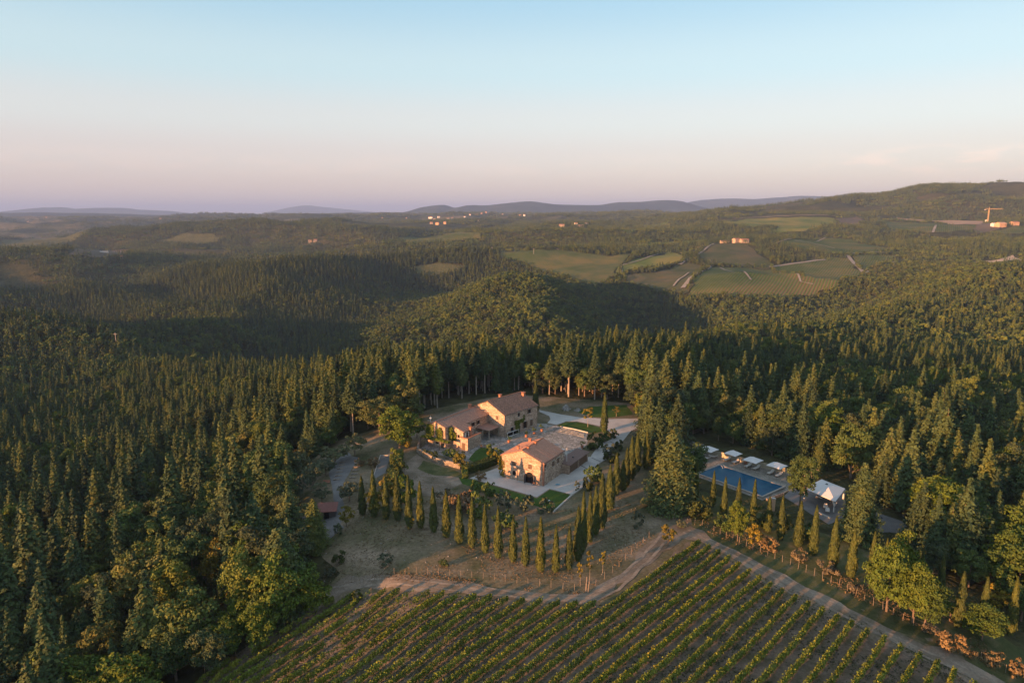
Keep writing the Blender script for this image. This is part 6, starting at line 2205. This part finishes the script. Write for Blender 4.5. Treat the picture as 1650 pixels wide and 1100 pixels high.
for (kd, where), ids in groups.items():
    ids = sorted(ids, key=lambda i: dd[i])
    per = 12
    for bnd in range(0, len(ids), per):
        part = sorted(ids[bnd:bnd + per], key=lambda i: px[i])
        for n_, i in enumerate(part):
            j = {'conifer': idx[i], 'pine': idx[i] - 5, 'broad': idx[i] - 8, 'dusky': idx[i] - 13, 'bigfresh': idx[i] - GF0}[kd]
            tm, cm, h0, w0 = P[kd][int(j)]
            t = empty(KNAME[kd], (float(X[i]), float(Y[i]), float(Z[i])))
            t.rotation_euler = (0, 0, float(Rz[i]))
            t.scale = (float(S[i] * (.9 + .2 * random.random())), float(S[i] * (.9 + .2 * random.random())), float(S[i]))
            link('trunk', tm, t)
            link('crown', cm, t)
            tag(t, f'{KL[kd]}, {NTH(n_)} from the left in the {ORD[bnd // per]} tier of {where}', KCAT.get(kd, 'tree'), f'{KL[kd]}s of {where}')
keep = ~indiv
out[0] = tuple(a[keep] for a in out[0])
FX, FY, FZ, FI, FS, FR = [np.concatenate([o[i] for o in out]) for i in (0, 1, 2, 3, 4, 5)]
print('forest instances', len(FX), 'individuals', int(indiv.sum()), [len(o[0]) for o in out])
me = bpy.data.meshes.new('forest')
me.vertices.add(len(FX))
me.vertices.foreach_set('co', np.stack([FX, FY, FZ - .2], 1).astype(np.float32).ravel())
for nm, ty, dat in (('pick', 'INT', FI.astype(np.int32)), ('turn', 'FLOAT', FR.astype(np.float32)), ('size', 'FLOAT', FS.astype(np.float32))):
    at = me.attributes.new(nm, ty, 'POINT')
    at.data.foreach_set('value', dat)
forest = link('forest', me)
tag(forest, 'dense mixed woodland of dark conifers and rounded oaks covering the hills', 'forest', None, 'stuff')
ng = bpy.data.node_groups.new('woodland', 'GeometryNodeTree')
ng.interface.new_socket('Geometry', in_out='INPUT', socket_type='NodeSocketGeometry')
ng.interface.new_socket('Geometry', in_out='OUTPUT', socket_type='NodeSocketGeometry')
gi, go = ng.nodes.new('NodeGroupInput'), ng.nodes.new('NodeGroupOutput')
iop = ng.nodes.new('GeometryNodeInstanceOnPoints')
ci = ng.nodes.new('GeometryNodeCollectionInfo')
ci.inputs[0].default_value = protos
ci.inputs[1].default_value = True
ci.inputs[2].default_value = True


def nattr(nm, ty):
    a = ng.nodes.new('GeometryNodeInputNamedAttribute')
    a.data_type = ty
    a.inputs[0].default_value = nm
    return a.outputs[0]


ng.links.new(gi.outputs[0], iop.inputs['Points'])
ng.links.new(ci.outputs[0], iop.inputs['Instance'])
iop.inputs['Pick Instance'].default_value = True
ng.links.new(nattr('pick', 'INT'), iop.inputs['Instance Index'])
cx_ = ng.nodes.new('ShaderNodeCombineXYZ')
ng.links.new(nattr('turn', 'FLOAT'), cx_.inputs[2])
ng.links.new(cx_.outputs[0], iop.inputs['Rotation'])
ng.links.new(nattr('size', 'FLOAT'), iop.inputs['Scale'])
ng.links.new(iop.outputs[0], go.inputs[0])
md = forest.modifiers.new('woodland', 'NODES')
md.node_group = ng

# ------------------------------------------------------------------ the evening air
m = MB()
m.box(-46000, 46000, -46000, 46000, -140, 500, 'white_paint')
hz = m.build('haze')
hm = bpy.data.materials.new('haze')
hm.use_nodes = True
hm.node_tree.nodes.clear()
ho = hm.node_tree.nodes.new('ShaderNodeOutputMaterial')
hv = hm.node_tree.nodes.new('ShaderNodeVolumePrincipled')
hv.inputs['Density'].default_value = HAZE_DENSITY
hv.inputs['Color'].default_value = (*HAZE_COLOR, 1)
hv.inputs['Anisotropy'].default_value = 0.0
hm.node_tree.links.new(hv.outputs[0], ho.inputs['Volume'])
hz.data.materials.clear()
hz.data.materials.append(hm)
tag(hz, 'thin evening haze lying over the hills and plain', 'haze', None, 'stuff')
